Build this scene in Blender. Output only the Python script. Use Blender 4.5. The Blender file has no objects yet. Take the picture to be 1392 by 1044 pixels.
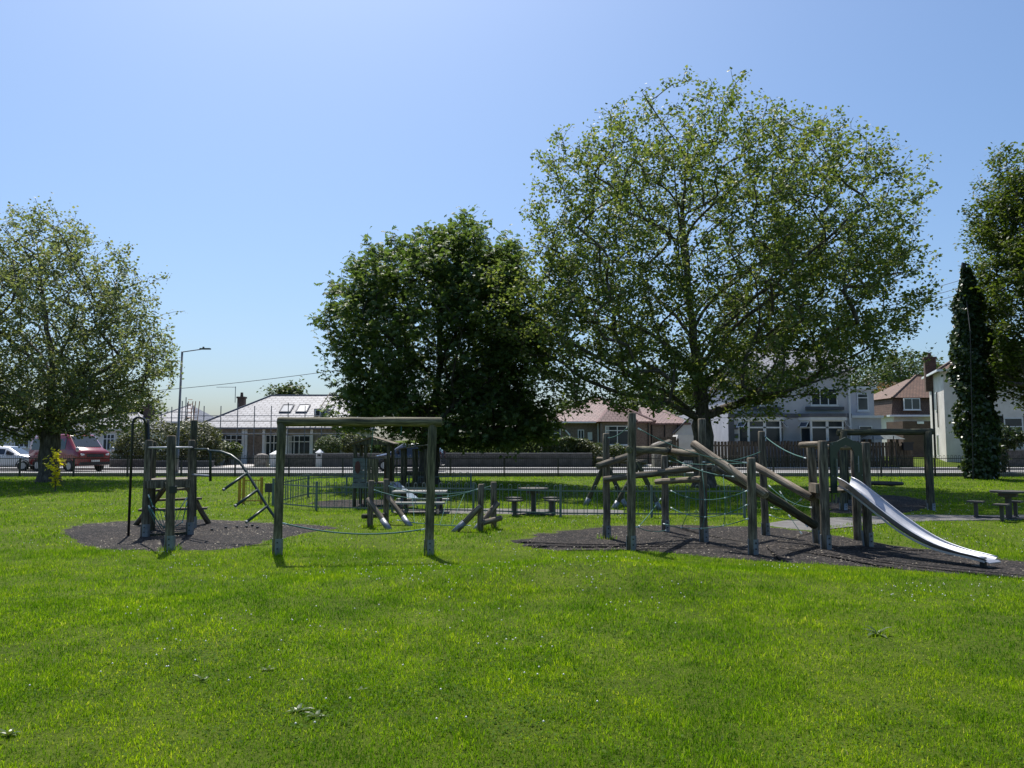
import bpy, math, random
import numpy as np
from mathutils import Vector, Matrix

# ------------------------------------------------------------------ camera, sky, sun, exposure
S = bpy.context.scene
COL = S.collection
CAM_Z, F_PX, HORIZON = 1.85, 1050.0, 605.0
PITCH = math.atan((HORIZON - 522.0) / F_PX)
cam_d = bpy.data.cameras.new('camera')
cam = bpy.data.objects.new('camera', cam_d); COL.objects.link(cam)
cam.location = (0, 0, CAM_Z); cam.rotation_euler = (math.pi / 2 + PITCH, 0, 0)
cam_d.sensor_width = 36.0; cam_d.lens = 36.0 * F_PX / 1392.0; cam_d.clip_end = 3000.0; cam_d.clip_start = 0.05
S.camera = cam
SUN_EL = math.radians(61); SUN_AZ = math.atan2(-0.32, 0.95)      # azimuth measured from +Y towards +X
to_sun = Vector((math.sin(SUN_AZ) * math.cos(SUN_EL), math.cos(SUN_AZ) * math.cos(SUN_EL), math.sin(SUN_EL)))
W = bpy.data.worlds.new('World'); S.world = W; W.use_nodes = True
_nt = W.node_tree; _nt.nodes.clear()
_o = _nt.nodes.new('ShaderNodeOutputWorld'); _b = _nt.nodes.new('ShaderNodeBackground'); _s = _nt.nodes.new('ShaderNodeTexSky')
_s.sky_type = 'NISHITA'; _s.sun_disc = False; _s.sun_elevation = SUN_EL; _s.sun_rotation = SUN_AZ
_s.air_density = 1.1; _s.dust_density = 2.0; _s.ozone_density = 10.0; _s.altitude = 0
_m = _nt.nodes.new('ShaderNodeVectorMath'); _m.operation = 'MULTIPLY'; _m.inputs[1].default_value = (0.96, 0.96, 0.92)      # even white balance of the whole sky
_nt.links.new(_s.outputs[0], _m.inputs[0]); _nt.links.new(_m.outputs[0], _b.inputs[0]); _b.inputs[1].default_value = 0.137
_nt.links.new(_b.outputs[0], _o.inputs[0])
sun_d = bpy.data.lights.new('sun', 'SUN'); sun_d.energy = 5.0; sun_d.angle = math.radians(0.53); sun_d.color = (1.0, 0.955, 0.88)
sun = bpy.data.objects.new('sun', sun_d); COL.objects.link(sun); sun.location = (-30, 30, 60)
sun.rotation_euler = (-to_sun).to_track_quat('-Z', 'Y').to_euler()
S.view_settings.view_transform = 'Standard'; S.view_settings.look = 'None'
S.view_settings.exposure = 0.2; S.view_settings.gamma = 1.0; S.view_settings.use_curve_mapping = False
S.render.engine = 'CYCLES'
S.cycles.max_bounces = 8; S.cycles.transparent_max_bounces = 8; S.cycles.transmission_bounces = 4; S.cycles.diffuse_bounces = 4

RNG = np.random.default_rng(7)
random.seed(7)

# ------------------------------------------------------------------ terrain height and pixel helpers
def ss(t):
    t = np.clip(t, 0.0, 1.0); return t * t * (3 - 2 * t)
def gz(x, y):
    x = np.asarray(x, float); y = np.asarray(y, float)
    z = 0.2 * ss((y - 22) / 18) + 0.1 * ss((y - 40.6) / 1.4)
    z = z + 0.20 * ss((12.6 - y) / 5.5) * (1 - 0.6 * ss((x - 4.5) / 4))
    z = z + 0.27 * np.exp(-((x - 1.2) / 2.6) ** 2 - ((y - 10.0) / 1.25) ** 2)
    z = z - 0.04 * ss((x - 5.8) / 2.5) * (1 - ss((y - 15) / 5))
    z = z + 0.45 * ss((y - 50) / 6) * ss((x - 23) / 4)
    u = 0.012 * (np.sin(x * 1.7 + y * 0.6) * np.cos(y * 1.3 - x * 0.4) + np.sin(x * 0.7 - y * 1.1 + 1.0))
    return z + u * (1 - ss((y - 30) / 8))
def gzf(x, y): return float(gz(x, y))
def ray(px, py):
    u = (px - 696.0) / F_PX; v = (522.0 - py) / F_PX
    c, s = math.cos(PITCH), math.sin(PITCH)
    return Vector((u, c - v * s, s + v * c))
def at(px, py, Y):                      # the point seen at a pixel, at world depth Y
    d = ray(px, py); t = Y / d.y
    return Vector((d.x * t, Y, CAM_Z + d.z * t))
def gp(px, py):                         # the ground point seen at a pixel
    d = ray(px, py); z = 0.0
    for _ in range(12):
        t = (z - CAM_Z) / d.z
        z = gzf(d.x * t, d.y * t)
    return Vector((d.x * t, d.y * t, z))
def xz(px, py, Y):
    p = at(px, py, Y); return p.x, p.z

# value noise for scattering
_tab = RNG.random((256, 256))
def vnoise(x, y):
    x = np.asarray(x, float); y = np.asarray(y, float)
    xi = np.floor(x).astype(int); yi = np.floor(y).astype(int); fx = ss(x - xi); fy = ss(y - yi)
    a = _tab[xi & 255, yi & 255]; b = _tab[(xi + 1) & 255, yi & 255]; c = _tab[xi & 255, (yi + 1) & 255]; d = _tab[(xi + 1) & 255, (yi + 1) & 255]
    return (a * (1 - fx) + b * fx) * (1 - fy) + (c * (1 - fx) + d * fx) * fy

# ------------------------------------------------------------------ materials
def new_mat(name):
    m = bpy.data.materials.new(name); m.use_nodes = True
    nt = m.node_tree; b = nt.nodes['Principled BSDF']
    return m, nt, b
def N(nt, t, **kw):
    n = nt.nodes.new(t)
    for k, v in kw.items(): setattr(n, k, v)
    return n
def ramp(nt, stops):
    r = N(nt, 'ShaderNodeValToRGB'); e = r.color_ramp.elements
    while len(e) < len(stops): e.new(0.5)
    for i, (p, c) in enumerate(stops): e[i].position = p; e[i].color = (*c, 1)
    return r
def coord(nt, scale=(1, 1, 1), src='Object'):
    tc = N(nt, 'ShaderNodeTexCoord'); mp = N(nt, 'ShaderNodeMapping'); mp.inputs['Scale'].default_value = scale
    nt.links.new(tc.outputs[src], mp.inputs[0]); return mp
def noise(nt, vec, scale, detail=6, rough=0.6):
    n = N(nt, 'ShaderNodeTexNoise'); n.inputs['Scale'].default_value = scale; n.inputs['Detail'].default_value = detail; n.inputs['Roughness'].default_value = rough
    nt.links.new(vec.outputs[0], n.inputs['Vector']); return n
def bump(nt, b, h, dist, strength=0.6):
    bp = N(nt, 'ShaderNodeBump'); bp.inputs['Distance'].default_value = dist; bp.inputs['Strength'].default_value = strength
    nt.links.new(h, bp.inputs['Height']); nt.links.new(bp.outputs[0], b.inputs['Normal'])
def m_noise(name, stops, scale=4, rough=0.8, bd=0.01, bs=0.5, scl=(1, 1, 1), metal=0.0, src='Object', fine=None):
    m, nt, b = new_mat(name); mp = coord(nt, scl, src); n = noise(nt, mp, scale); r = ramp(nt, [(0.5 + (q - 0.5) * 0.6, c) for q, c in stops])
    nt.links.new(n.outputs['Fac'], r.inputs[0]); nt.links.new(r.outputs[0], b.inputs['Base Color'])
    b.inputs['Roughness'].default_value = rough; b.inputs['Metallic'].default_value = metal
    if bd:
        n2 = noise(nt, mp, fine or scale * 6); bump(nt, b, n2.outputs['Fac'], bd, bs)
    return m
def m_plain(name, c, rough=0.5, metal=0.0, var=0.12, scale=3.0, coat=0.0):
    lo = tuple(x * (1 - var) for x in c); hi = tuple(min(1, x * (1 + var)) for x in c)
    m = m_noise(name, [(0.3, lo), (0.7, hi)], scale, rough, 0, metal=metal)
    if coat: m.node_tree.nodes['Principled BSDF'].inputs['Coat Weight'].default_value = coat
    return m
def m_wood(name, stops, src='UV', scl=(14, 1.1, 1), bd=0.012):
    m, nt, b = new_mat(name); mp = coord(nt, scl, src); n = noise(nt, mp, 1.6, 8, 0.7); r = ramp(nt, [(0.5 + (q - 0.5) * 0.42, tuple(v * (0.75, 1.0, 1.3)[i] for v in c)) for i, (q, c) in enumerate(stops)])
    big = noise(nt, coord(nt, (1, 1, 1), 'Object'), 2.3, 3); mx = N(nt, 'ShaderNodeMix', data_type='RGBA', blend_type='MULTIPLY')
    r2 = ramp(nt, [(0.3, (0.72, 0.67, 0.58)), (0.65, (1.12, 1.03, 0.95))])
    nt.links.new(n.outputs['Fac'], r.inputs[0]); nt.links.new(big.outputs['Fac'], r2.inputs[0])
    mx.inputs[0].default_value = 1.0; nt.links.new(r.outputs[0], mx.inputs[6]); nt.links.new(r2.outputs[0], mx.inputs[7])
    cr = noise(nt, coord(nt, (scl[0] * 1.9, scl[1] * .5, scl[2] * 1.9) if src == 'UV' else tuple(v * 1.6 for v in scl), src), 1.7, 2, 0.4); rc = ramp(nt, [(0.30, (0.3, 0.28, 0.26)), (0.365, (1, 1, 1))]); m3 = N(nt, 'ShaderNodeMix', data_type='RGBA', blend_type='MULTIPLY'); m3.inputs[0].default_value = 1.0
    nt.links.new(cr.outputs['Fac'], rc.inputs[0]); nt.links.new(mx.outputs[2], m3.inputs[6]); nt.links.new(rc.outputs[0], m3.inputs[7])
    nt.links.new(m3.outputs[2], b.inputs['Base Color']); b.inputs['Roughness'].default_value = 0.8
    ad = N(nt, 'ShaderNodeMath', operation='ADD'); sp = N(nt, 'ShaderNodeSeparateColor'); nt.links.new(rc.outputs[0], sp.inputs[0]); nt.links.new(n.outputs['Fac'], ad.inputs[0]); nt.links.new(sp.outputs[0], ad.inputs[1])
    bump(nt, b, ad.outputs[0], bd, 0.8); return m
def m_leaf(name, stops, trans=0.45, gloss=0.35, tcol=(1.0, 1.0, 0.45)):
    m, nt, b = new_mat(name); geo = N(nt, 'ShaderNodeNewGeometry'); r = ramp(nt, stops)
    nt.links.new(geo.outputs['Random Per Island'], r.inputs[0]); nt.links.new(r.outputs[0], b.inputs['Base Color'])
    b.inputs['Roughness'].default_value = gloss; b.inputs['Specular IOR Level'].default_value = 0.06 if name in ('grass_blade', 'clover_leaf') else 0.4
    t = N(nt, 'ShaderNodeBsdfTranslucent'); mx = N(nt, 'ShaderNodeMixShader'); mc = N(nt, 'ShaderNodeMix', data_type='RGBA', blend_type='MULTIPLY')
    mc.inputs[0].default_value = 1.0; mc.inputs[7].default_value = (*[v * 1.5 for v in tcol], 1); nt.links.new(r.outputs[0], mc.inputs[6])
    nt.links.new(mc.outputs[2], t.inputs[0]); mx.inputs[0].default_value = trans
    out = nt.nodes['Material Output']; nt.links.new(b.outputs[0], mx.inputs[1]); nt.links.new(t.outputs[0], mx.inputs[2]); nt.links.new(mx.outputs[0], out.inputs[0])
    return m
def m_tiles(name, c1, c2, cm, w, h, rough=0.6, src='UV'):
    m, nt, b = new_mat(name); mp = coord(nt, (1, 1, 1), src); t = N(nt, 'ShaderNodeTexBrick')
    t.inputs['Color1'].default_value = (*c1, 1); t.inputs['Color2'].default_value = (*c2, 1); t.inputs['Mortar'].default_value = (*cm, 1)
    t.inputs['Scale'].default_value = 1.0; t.inputs['Brick Width'].default_value = w; t.inputs['Row Height'].default_value = h; t.inputs['Mortar Size'].default_value = h * 0.1
    nt.links.new(mp.outputs[0], t.inputs[0]); nz = noise(nt, mp, 1.1, 5); r = ramp(nt, [(0.3, (0.72, 0.72, 0.74)), (0.7, (1.12, 1.1, 1.08))])
    mx = N(nt, 'ShaderNodeMix', data_type='RGBA', blend_type='MULTIPLY'); mx.inputs[0].default_value = 1.0
    nt.links.new(nz.outputs['Fac'], r.inputs[0]); nt.links.new(t.outputs[0], mx.inputs[6]); nt.links.new(r.outputs[0], mx.inputs[7])
    nt.links.new(mx.outputs[2], b.inputs['Base Color']); b.inputs['Roughness'].default_value = rough
    inv = N(nt, 'ShaderNodeMath', operation='SUBTRACT'); inv.inputs[0].default_value = 1.0; nt.links.new(t.outputs['Fac'], inv.inputs[1])
    bump(nt, b, inv.outputs[0], 0.03, 0.7); return m
def m_glass(name, c=(0.03, 0.04, 0.05)):
    m, nt, b = new_mat(name); b.inputs['Base Color'].default_value = (*c, 1); b.inputs['Roughness'].default_value = 0.06; b.inputs['Specular IOR Level'].default_value = 0.7
    n = noise(nt, coord(nt), 1.2, 2); bump(nt, b, n.outputs['Fac'], 0.01, 0.15); return m

M = {}
M['log'] = m_wood('weathered_log', [(0.25, (0.0578, 0.0476, 0.034)), (0.5, (0.129, 0.112, 0.085)), (0.75, (0.204, 0.184, 0.146))])
M['log_green'] = m_wood('algae_log', [(0.25, (0.054, 0.054, 0.0288)), (0.5, (0.119, 0.115, 0.0684)), (0.75, (0.187, 0.176, 0.115))])
M['log_bare'] = m_wood('barked_log', [(0.25, (0.107, 0.0821, 0.059)), (0.5, (0.192, 0.161, 0.126)), (0.75, (0.266, 0.236, 0.193))])
M['log_dark'] = m_wood('mossy_and_shaded_log', [(0.25, (0.0263, 0.0263, 0.0165)), (0.5, (0.0562, 0.0562, 0.0338)), (0.75, (0.0975, 0.0975, 0.0525))])
M['plank'] = m_wood('weathered_plank', [(0.25, (0.0975, 0.0825, 0.0638)), (0.5, (0.173, 0.15, 0.12)), (0.75, (0.255, 0.232, 0.195))], 'Object', (2, 20, 20), 0.004)
M['board'] = m_wood('fence_board', [(0.25, (0.0394, 0.0326, 0.0236)), (0.5, (0.0788, 0.0656, 0.0499)), (0.75, (0.126, 0.107, 0.084))], 'Object', (14, 14, 1), 0.004)
M['galv'] = m_noise('galvanised_steel', [(0.3, (0.182, 0.198, 0.22)), (0.7, (0.275, 0.292, 0.314))], 9, 0.5, 0.002, 0.3, metal=0.55)
M['steel'] = m_noise('stainless_steel', [(0.3, (0.435, 0.443, 0.473)), (0.7, (0.51, 0.517, 0.547))], 7, 0.5, 0.001, 0.2, (1, 1, 1), 0.8)
M['green_metal'] = m_plain('dark_green_metal', (0.018, 0.035, 0.032), 0.38)
M['black_metal'] = m_plain('black_metal', (0.018, 0.02, 0.021), 0.45)
M['rail_metal'] = m_plain('railing_paint', (0.022, 0.026, 0.026), 0.4)
M['mint_metal'] = m_plain('mint_green_paint', (0.11, 0.15, 0.14), 0.45)
M['yellow_metal'] = m_plain('yellow_paint', (0.434, 0.252, 0.021), 0.5)
M['rope'] = m_noise('green_rope', [(0.35, (0.0288, 0.115, 0.096)), (0.65, (0.0672, 0.196, 0.173))], 60, 0.7, 0.002, 0.6)
M['rope_pale'] = m_plain('rope_joint', (0.62, 0.68, 0.68), 0.5)
M['panel_green'] = m_plain('dark_green_panel', (0.0072, 0.0216, 0.018), 0.4, var=0.2)
M['panel_grey'] = m_noise('grey_green_board', [(0.3, (0.084, 0.098, 0.091)), (0.7, (0.147, 0.168, 0.158))], 5, 0.6, 0.003)
M['red_mark'] = m_plain('faded_red_paint', (0.088, 0.02, 0.016), 0.6)
M['seat_pale'] = m_plain('pale_table_top', (0.32, 0.314, 0.294), 0.55)
M['table_dark'] = m_plain('dark_recycled_board', (0.06, 0.055, 0.05), 0.6)
M['blue_plastic'] = m_plain('pale_blue_plastic', (0.18, 0.252, 0.33), 0.4)
M['asphalt'] = m_noise('pale_road', [(0.3, (0.189, 0.181, 0.175)), (0.7, (0.251, 0.243, 0.235))], 2.5, 0.85, 0.004)
M['pavement'] = m_noise('pavement', [(0.3, (0.289, 0.278, 0.268)), (0.7, (0.376, 0.365, 0.35))], 3, 0.85, 0.003)
M['kerb'] = m_noise('kerb_concrete', [(0.3, (0.18, 0.18, 0.174)), (0.7, (0.252, 0.246, 0.24))], 4, 0.85, 0.003)
M['concrete'] = m_noise('path_concrete', [(0.3, (0.114, 0.106, 0.1)), (0.7, (0.163, 0.156, 0.148))], 3, 0.9, 0.004)
M['drive'] = m_noise('driveway', [(0.3, (0.46, 0.42, 0.39)), (0.7, (0.58, 0.54, 0.5))], 2, 0.9, 0.003)
M['grey_render'] = m_noise('grey_render', [(0.25, (0.475, 0.475, 0.518)), (0.7, (0.57, 0.57, 0.613))], 1.2, 0.85, 0.006)
M['dark_trim'] = m_plain('dark_grey_trim', (0.119, 0.122, 0.14), 0.7)
M['white_trim'] = m_plain('white_trim', (0.78, 0.79, 0.8), 0.5, var=0.05)
M['cream_render'] = m_noise('cream_render', [(0.25, (0.62, 0.58, 0.53)), (0.7, (0.76, 0.72, 0.67))], 1.0, 0.85, 0.006)
M['white_render'] = m_noise('white_render', [(0.25, (0.561, 0.561, 0.561)), (0.7, (0.663, 0.663, 0.663))], 1.0, 0.85, 0.006)
M['pebbledash'] = m_noise('brown_pebbledash', [(0.3, (0.188, 0.143, 0.116)), (0.7, (0.277, 0.221, 0.188))], 9, 0.95, 0.01)
M['dim_render'] = m_noise('brown_grey_render', [(0.3, (0.221, 0.196, 0.17)), (0.7, (0.34, 0.306, 0.272))], 3, 0.95, 0.01)
M['stone'] = m_noise('rubble_stone', [(0.3, (0.16, 0.14, 0.12)), (0.6, (0.3, 0.27, 0.24)), (0.8, (0.42, 0.39, 0.36))], 5, 0.95, 0.02)
M['dark_stone'] = m_noise('dark_stone', [(0.3, (0.072, 0.064, 0.06)), (0.7, (0.152, 0.136, 0.128))], 5, 0.95, 0.02)
M['wall_grey'] = m_noise('grey_block_wall', [(0.3, (0.0663, 0.0651, 0.0651)), (0.7, (0.105, 0.104, 0.103))], 2.2, 0.95, 0.01)
M['brick'] = m_tiles('brown_brick', (0.11, 0.0605, 0.0413), (0.149, 0.0853, 0.0605), (0.165, 0.149, 0.132), 0.22, 0.075, 0.9)
M['roof_slate'] = m_tiles('pale_slate', (0.227, 0.231, 0.261), (0.292, 0.297, 0.331), (0.0972, 0.099, 0.116), 0.5, 0.34, 0.6)
M['roof_red'] = m_tiles('red_tile', (0.212, 0.119, 0.106), (0.272, 0.157, 0.14), (0.116, 0.0544, 0.0476), 0.3, 0.27, 0.6)
M['roof_brown'] = m_tiles('brown_tile', (0.159, 0.0859, 0.052), (0.22, 0.122, 0.0765), (0.0734, 0.0398, 0.0275), 0.3, 0.3, 0.7)
M['tile_hung'] = m_tiles('tile_hung_wall', (0.12, 0.068, 0.048), (0.16, 0.096, 0.068), (0.056, 0.036, 0.028), 0.25, 0.2, 0.75)
M['roof_grey'] = m_tiles('grey_slate', (0.2, 0.2, 0.22), (0.28, 0.28, 0.3), (0.12, 0.12, 0.13), 0.35, 0.25, 0.5)
M['glass'] = m_glass('window_glass')
M['glass_sky'] = m_glass('skylight_glass', (0.07, 0.09, 0.13)); M['glass_sky'].node_tree.nodes['Principled BSDF'].inputs['Roughness'].default_value = 0.2
M['curtain'] = m_plain('net_curtain', (0.42, 0.42, 0.42), 0.8)
M['dark_board'] = m_plain('dark_timber', (0.05, 0.045, 0.04), 0.7)
M['scaffold'] = m_plain('scaffold_tube', (0.18, 0.19, 0.21), 0.45, 0.5)
M['scaffold_plank'] = m_plain('scaffold_plank', (0.34, 0.28, 0.2), 0.8)
M['orange_ladder'] = m_plain('orange_ladder', (0.5, 0.24, 0.13), 0.6)
M['red_paint'] = m_plain('red_car_paint', (0.231, 0.0126, 0.0154), 0.25, var=0.05, coat=0.7)
M['white_paint'] = m_plain('white_car_paint', (0.72, 0.73, 0.75), 0.25, var=0.03, coat=0.7)
M['blue_paint'] = m_plain('dark_blue_car_paint', (0.025, 0.035, 0.065), 0.22, var=0.05, coat=0.7)
M['tyre'] = m_plain('tyre_rubber', (0.018, 0.018, 0.019), 0.8)
M['alloy'] = m_plain('wheel_rim', (0.4, 0.41, 0.43), 0.35, 0.7)
M['trim_black'] = m_plain('black_plastic', (0.02, 0.02, 0.022), 0.55)
M['lamp_glass'] = m_plain('headlamp', (0.7, 0.72, 0.75), 0.12)
M['plate'] = m_plain('number_plate', (0.75, 0.75, 0.72), 0.4, var=0.02)
M['bark'] = m_noise('bark', [(0.3, (0.055, 0.045, 0.034)), (0.6, (0.12, 0.1, 0.08)), (0.8, (0.19, 0.165, 0.13))], 3, 0.95, 0.03, 0.8, (4, 4, 1))
M['bark_dark'] = m_noise('dark_bark', [(0.3, (0.035, 0.03, 0.024)), (0.7, (0.08, 0.068, 0.054))], 3, 0.95, 0.03, 0.8, (4, 4, 1))
M['leaf_syc'] = m_leaf('sycamore_leaf', [(0.0, (0.082, 0.124, 0.0386)), (0.5, (0.126, 0.176, 0.0562)), (0.85, (0.177, 0.221, 0.079)), (1.0, (0.265, 0.273, 0.132))], 0.45, 0.52)
M['leaf_grey'] = m_leaf('left_tree_leaf', [(0.0, (0.109, 0.145, 0.0725)), (0.6, (0.174, 0.21, 0.109)), (1.0, (0.275, 0.29, 0.164))], 0.45, 0.52)
M['leaf_dark'] = m_leaf('chestnut_leaf', [(0.0, (0.0627, 0.112, 0.0371)), (0.6, (0.107, 0.164, 0.0557)), (1.0, (0.17, 0.225, 0.0926))], 0.42, 0.5)
M['leaf_right'] = m_leaf('lime_leaf', [(0.0, (0.0504, 0.0842, 0.0151)), (0.6, (0.084, 0.122, 0.0238)), (1.0, (0.134, 0.168, 0.0432))], 0.4, 0.52)
M['leaf_ivy'] = m_leaf('ivy_leaf', [(0.0, (0.0264, 0.048, 0.0168)), (0.6, (0.042, 0.072, 0.024)), (1.0, (0.072, 0.102, 0.036))], 0.2, 0.3)
M['leaf_hedge'] = m_leaf('hedge_leaf', [(0.0, (0.04, 0.065, 0.018)), (0.6, (0.07, 0.1, 0.03)), (1.0, (0.12, 0.15, 0.05))], 0.3, 0.45)
M['leaf_shrub'] = m_leaf('shrub_leaf', [(0.0, (0.045, 0.0562, 0.0225)), (0.6, (0.0825, 0.0975, 0.0375)), (1.0, (0.15, 0.158, 0.075))], 0.3, 0.5)
M['leaf_copper'] = m_leaf('copper_leaf', [(0.0, (0.12, 0.07, 0.04)), (0.6, (0.19, 0.12, 0.07)), (1.0, (0.25, 0.17, 0.1))], 0.3, 0.5)
M['leaf_yellow'] = m_leaf('yellow_leaf', [(0.0, (0.5, 0.44, 0.02)), (0.6, (0.7, 0.62, 0.03)), (1.0, (0.8, 0.72, 0.06))], 0.5, 0.4)
M['leaf_far'] = m_leaf('far_leaf', [(0.0, (0.05, 0.08, 0.03)), (0.6, (0.08, 0.115, 0.045)), (1.0, (0.12, 0.15, 0.065))], 0.3, 0.5)
M['grass'] = m_leaf('grass_blade', [(0.0, (0.0906, 0.188, 0.00791)), (0.45, (0.156, 0.287, 0.0118)), (0.85, (0.236, 0.367, 0.0171)), (0.97, (0.312, 0.397, 0.0527)), (1.0, (0.409, 0.42, 0.211))], 0.5, 0.6, (1.0, 1.0, 0.3))
def vary_grass():                      # broad drifts of darker, fresher and drier turf
    nt = M['grass'].node_tree; b = nt.nodes['Principled BSDF']; src = b.inputs['Base Color'].links[0].from_socket; outs = [k.to_socket for k in src.links]
    big = noise(nt, coord(nt), 0.55, 4, 0.6); r = ramp(nt, [(0.38, (0.62, 0.74, 0.8)), (0.5, (1.0, 1.0, 1.0)), (0.62, (1.22, 1.1, 1.15))]); sm = noise(nt, coord(nt), 3.2, 3, 0.6); r2 = ramp(nt, [(0.38, (0.62, 0.72, 0.75)), (0.6, (1.16, 1.1, 1.05))])
    m1 = N(nt, 'ShaderNodeMix', data_type='RGBA', blend_type='MULTIPLY'); m2 = N(nt, 'ShaderNodeMix', data_type='RGBA', blend_type='MULTIPLY'); m1.inputs[0].default_value = m2.inputs[0].default_value = 1.0
    nt.links.new(big.outputs['Fac'], r.inputs[0]); nt.links.new(sm.outputs['Fac'], r2.inputs[0]); nt.links.new(src, m1.inputs[6]); nt.links.new(r.outputs[0], m1.inputs[7]); nt.links.new(m1.outputs[2], m2.inputs[6]); nt.links.new(r2.outputs[0], m2.inputs[7])
    for o in outs: nt.links.new(m2.outputs[2], o)
vary_grass()
M['litter'] = m_leaf('bark_litter', [(0.0, (0.03, 0.026, 0.024)), (0.7, (0.1, 0.085, 0.07)), (0.93, (0.22, 0.18, 0.13)), (1.0, (0.42, 0.38, 0.3))], 0.0, 0.8)
M['clover_leaf'] = m_leaf('clover_leaf', [(0.0, (0.05, 0.11, 0.012)), (0.6, (0.085, 0.165, 0.018)), (1.0, (0.13, 0.21, 0.035))], 0.45, 0.7)
M['clover'] = m_plain('clover_flower', (0.72, 0.7, 0.66), 0.8)
M['dock'] = m_leaf('broad_weed_leaf', [(0.0, (0.0585, 0.0975, 0.0195)), (1.0, (0.111, 0.15, 0.0455))], 0.3, 0.35)
def m_ground():
    m, nt, b = new_mat('turf'); mp = coord(nt); n = noise(nt, mp, 0.9, 8, 0.7); r = ramp(nt, [(0.3, (0.062, 0.1, 0.01)), (0.55, (0.112, 0.16, 0.016)), (0.75, (0.155, 0.2, 0.03))])
    n2 = noise(nt, mp, 26, 6, 0.75); r2 = ramp(nt, [(0.3, (0.45, 0.5, 0.4)), (0.7, (1.25, 1.2, 1.1))]); mx = N(nt, 'ShaderNodeMix', data_type='RGBA', blend_type='MULTIPLY'); mx.inputs[0].default_value = 1
    nt.links.new(n.outputs['Fac'], r.inputs[0]); nt.links.new(n2.outputs['Fac'], r2.inputs[0]); nt.links.new(r.outputs[0], mx.inputs[6]); nt.links.new(r2.outputs[0], mx.inputs[7])
    nt.links.new(mx.outputs[2], b.inputs['Base Color']); b.inputs['Roughness'].default_value = 0.9; b.inputs['Specular IOR Level'].default_value = 0.1; bump(nt, b, n2.outputs['Fac'], 0.05, 0.8); return m
M['turf'] = m_ground()
def m_mulch():
    m, nt, b = new_mat('rubber_mulch'); mp = coord(nt); v = N(nt, 'ShaderNodeTexVoronoi'); v.inputs['Scale'].default_value = 38; nt.links.new(mp.outputs[0], v.inputs['Vector'])
    r = ramp(nt, [(0.0, (0.009, 0.0085, 0.0085)), (0.55, (0.026, 0.0235, 0.023)), (0.85, (0.05, 0.045, 0.043)), (1.0, (0.14, 0.12, 0.105))])
    sep = N(nt, 'ShaderNodeSeparateColor'); nt.links.new(v.outputs['Color'], sep.inputs[0]); nt.links.new(sep.outputs[0], r.inputs[0])
    n = noise(nt, mp, 1.3, 5); r2 = ramp(nt, [(0.35, (0.7, 0.7, 0.72)), (0.7, (1.4, 1.3, 1.2))]); mx = N(nt, 'ShaderNodeMix', data_type='RGBA', blend_type='MULTIPLY'); mx.inputs[0].default_value = 1
    nt.links.new(n.outputs['Fac'], r2.inputs[0]); nt.links.new(r.outputs[0], mx.inputs[6]); nt.links.new(r2.outputs[0], mx.inputs[7]); nt.links.new(mx.outputs[2], b.inputs['Base Color'])
    b.inputs['Roughness'].default_value = 0.85; b.inputs['Specular IOR Level'].default_value = 0.2; bump(nt, b, v.outputs['Distance'], 0.03, 0.9); return m
M['mulch'] = m_mulch()

# ------------------------------------------------------------------ object helpers
ORG = {}
def tag(o, label=None, cat=None, group=None, kind=None):
    if label: o['label'] = label
    if cat: o['category'] = cat
    if group: o['group'] = group
    if kind: o['kind'] = kind
    return o
def thing(name, label, cat, loc, rz=0.0, group=None):
    o = bpy.data.objects.new(name, None); COL.objects.link(o); o.location = loc; o.rotation_euler = (0, 0, rz); o.empty_display_size = 0.3
    tag(o, label, cat, group); ORG[o.name] = Vector(loc); return o
def mesh_arrays(name, verts, faces_flat, sizes, mat):
    me = bpy.data.meshes.new(name); verts = np.asarray(verts, np.float32); faces_flat = np.asarray(faces_flat, np.int32); sizes = np.asarray(sizes, np.int32)
    me.vertices.add(len(verts)); me.vertices.foreach_set('co', verts.ravel()); me.loops.add(len(faces_flat)); me.loops.foreach_set('vertex_index', faces_flat)
    st = np.concatenate(([0], np.cumsum(sizes)[:-1])).astype(np.int32); me.polygons.add(len(sizes)); me.polygons.foreach_set('loop_start', st); me.polygons.foreach_set('loop_total', sizes)
    me.update(calc_edges=True); me.materials.append(mat); return me
def link(name, me, parent=None, loc=(0, 0, 0)):
    o = bpy.data.objects.new(name, me); COL.objects.link(o); o.location = loc
    if parent is not None: o.parent = parent; ORG[o.name] = ORG.get(parent.name, Vector())
    else: ORG[o.name] = Vector(loc)
    return o
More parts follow.
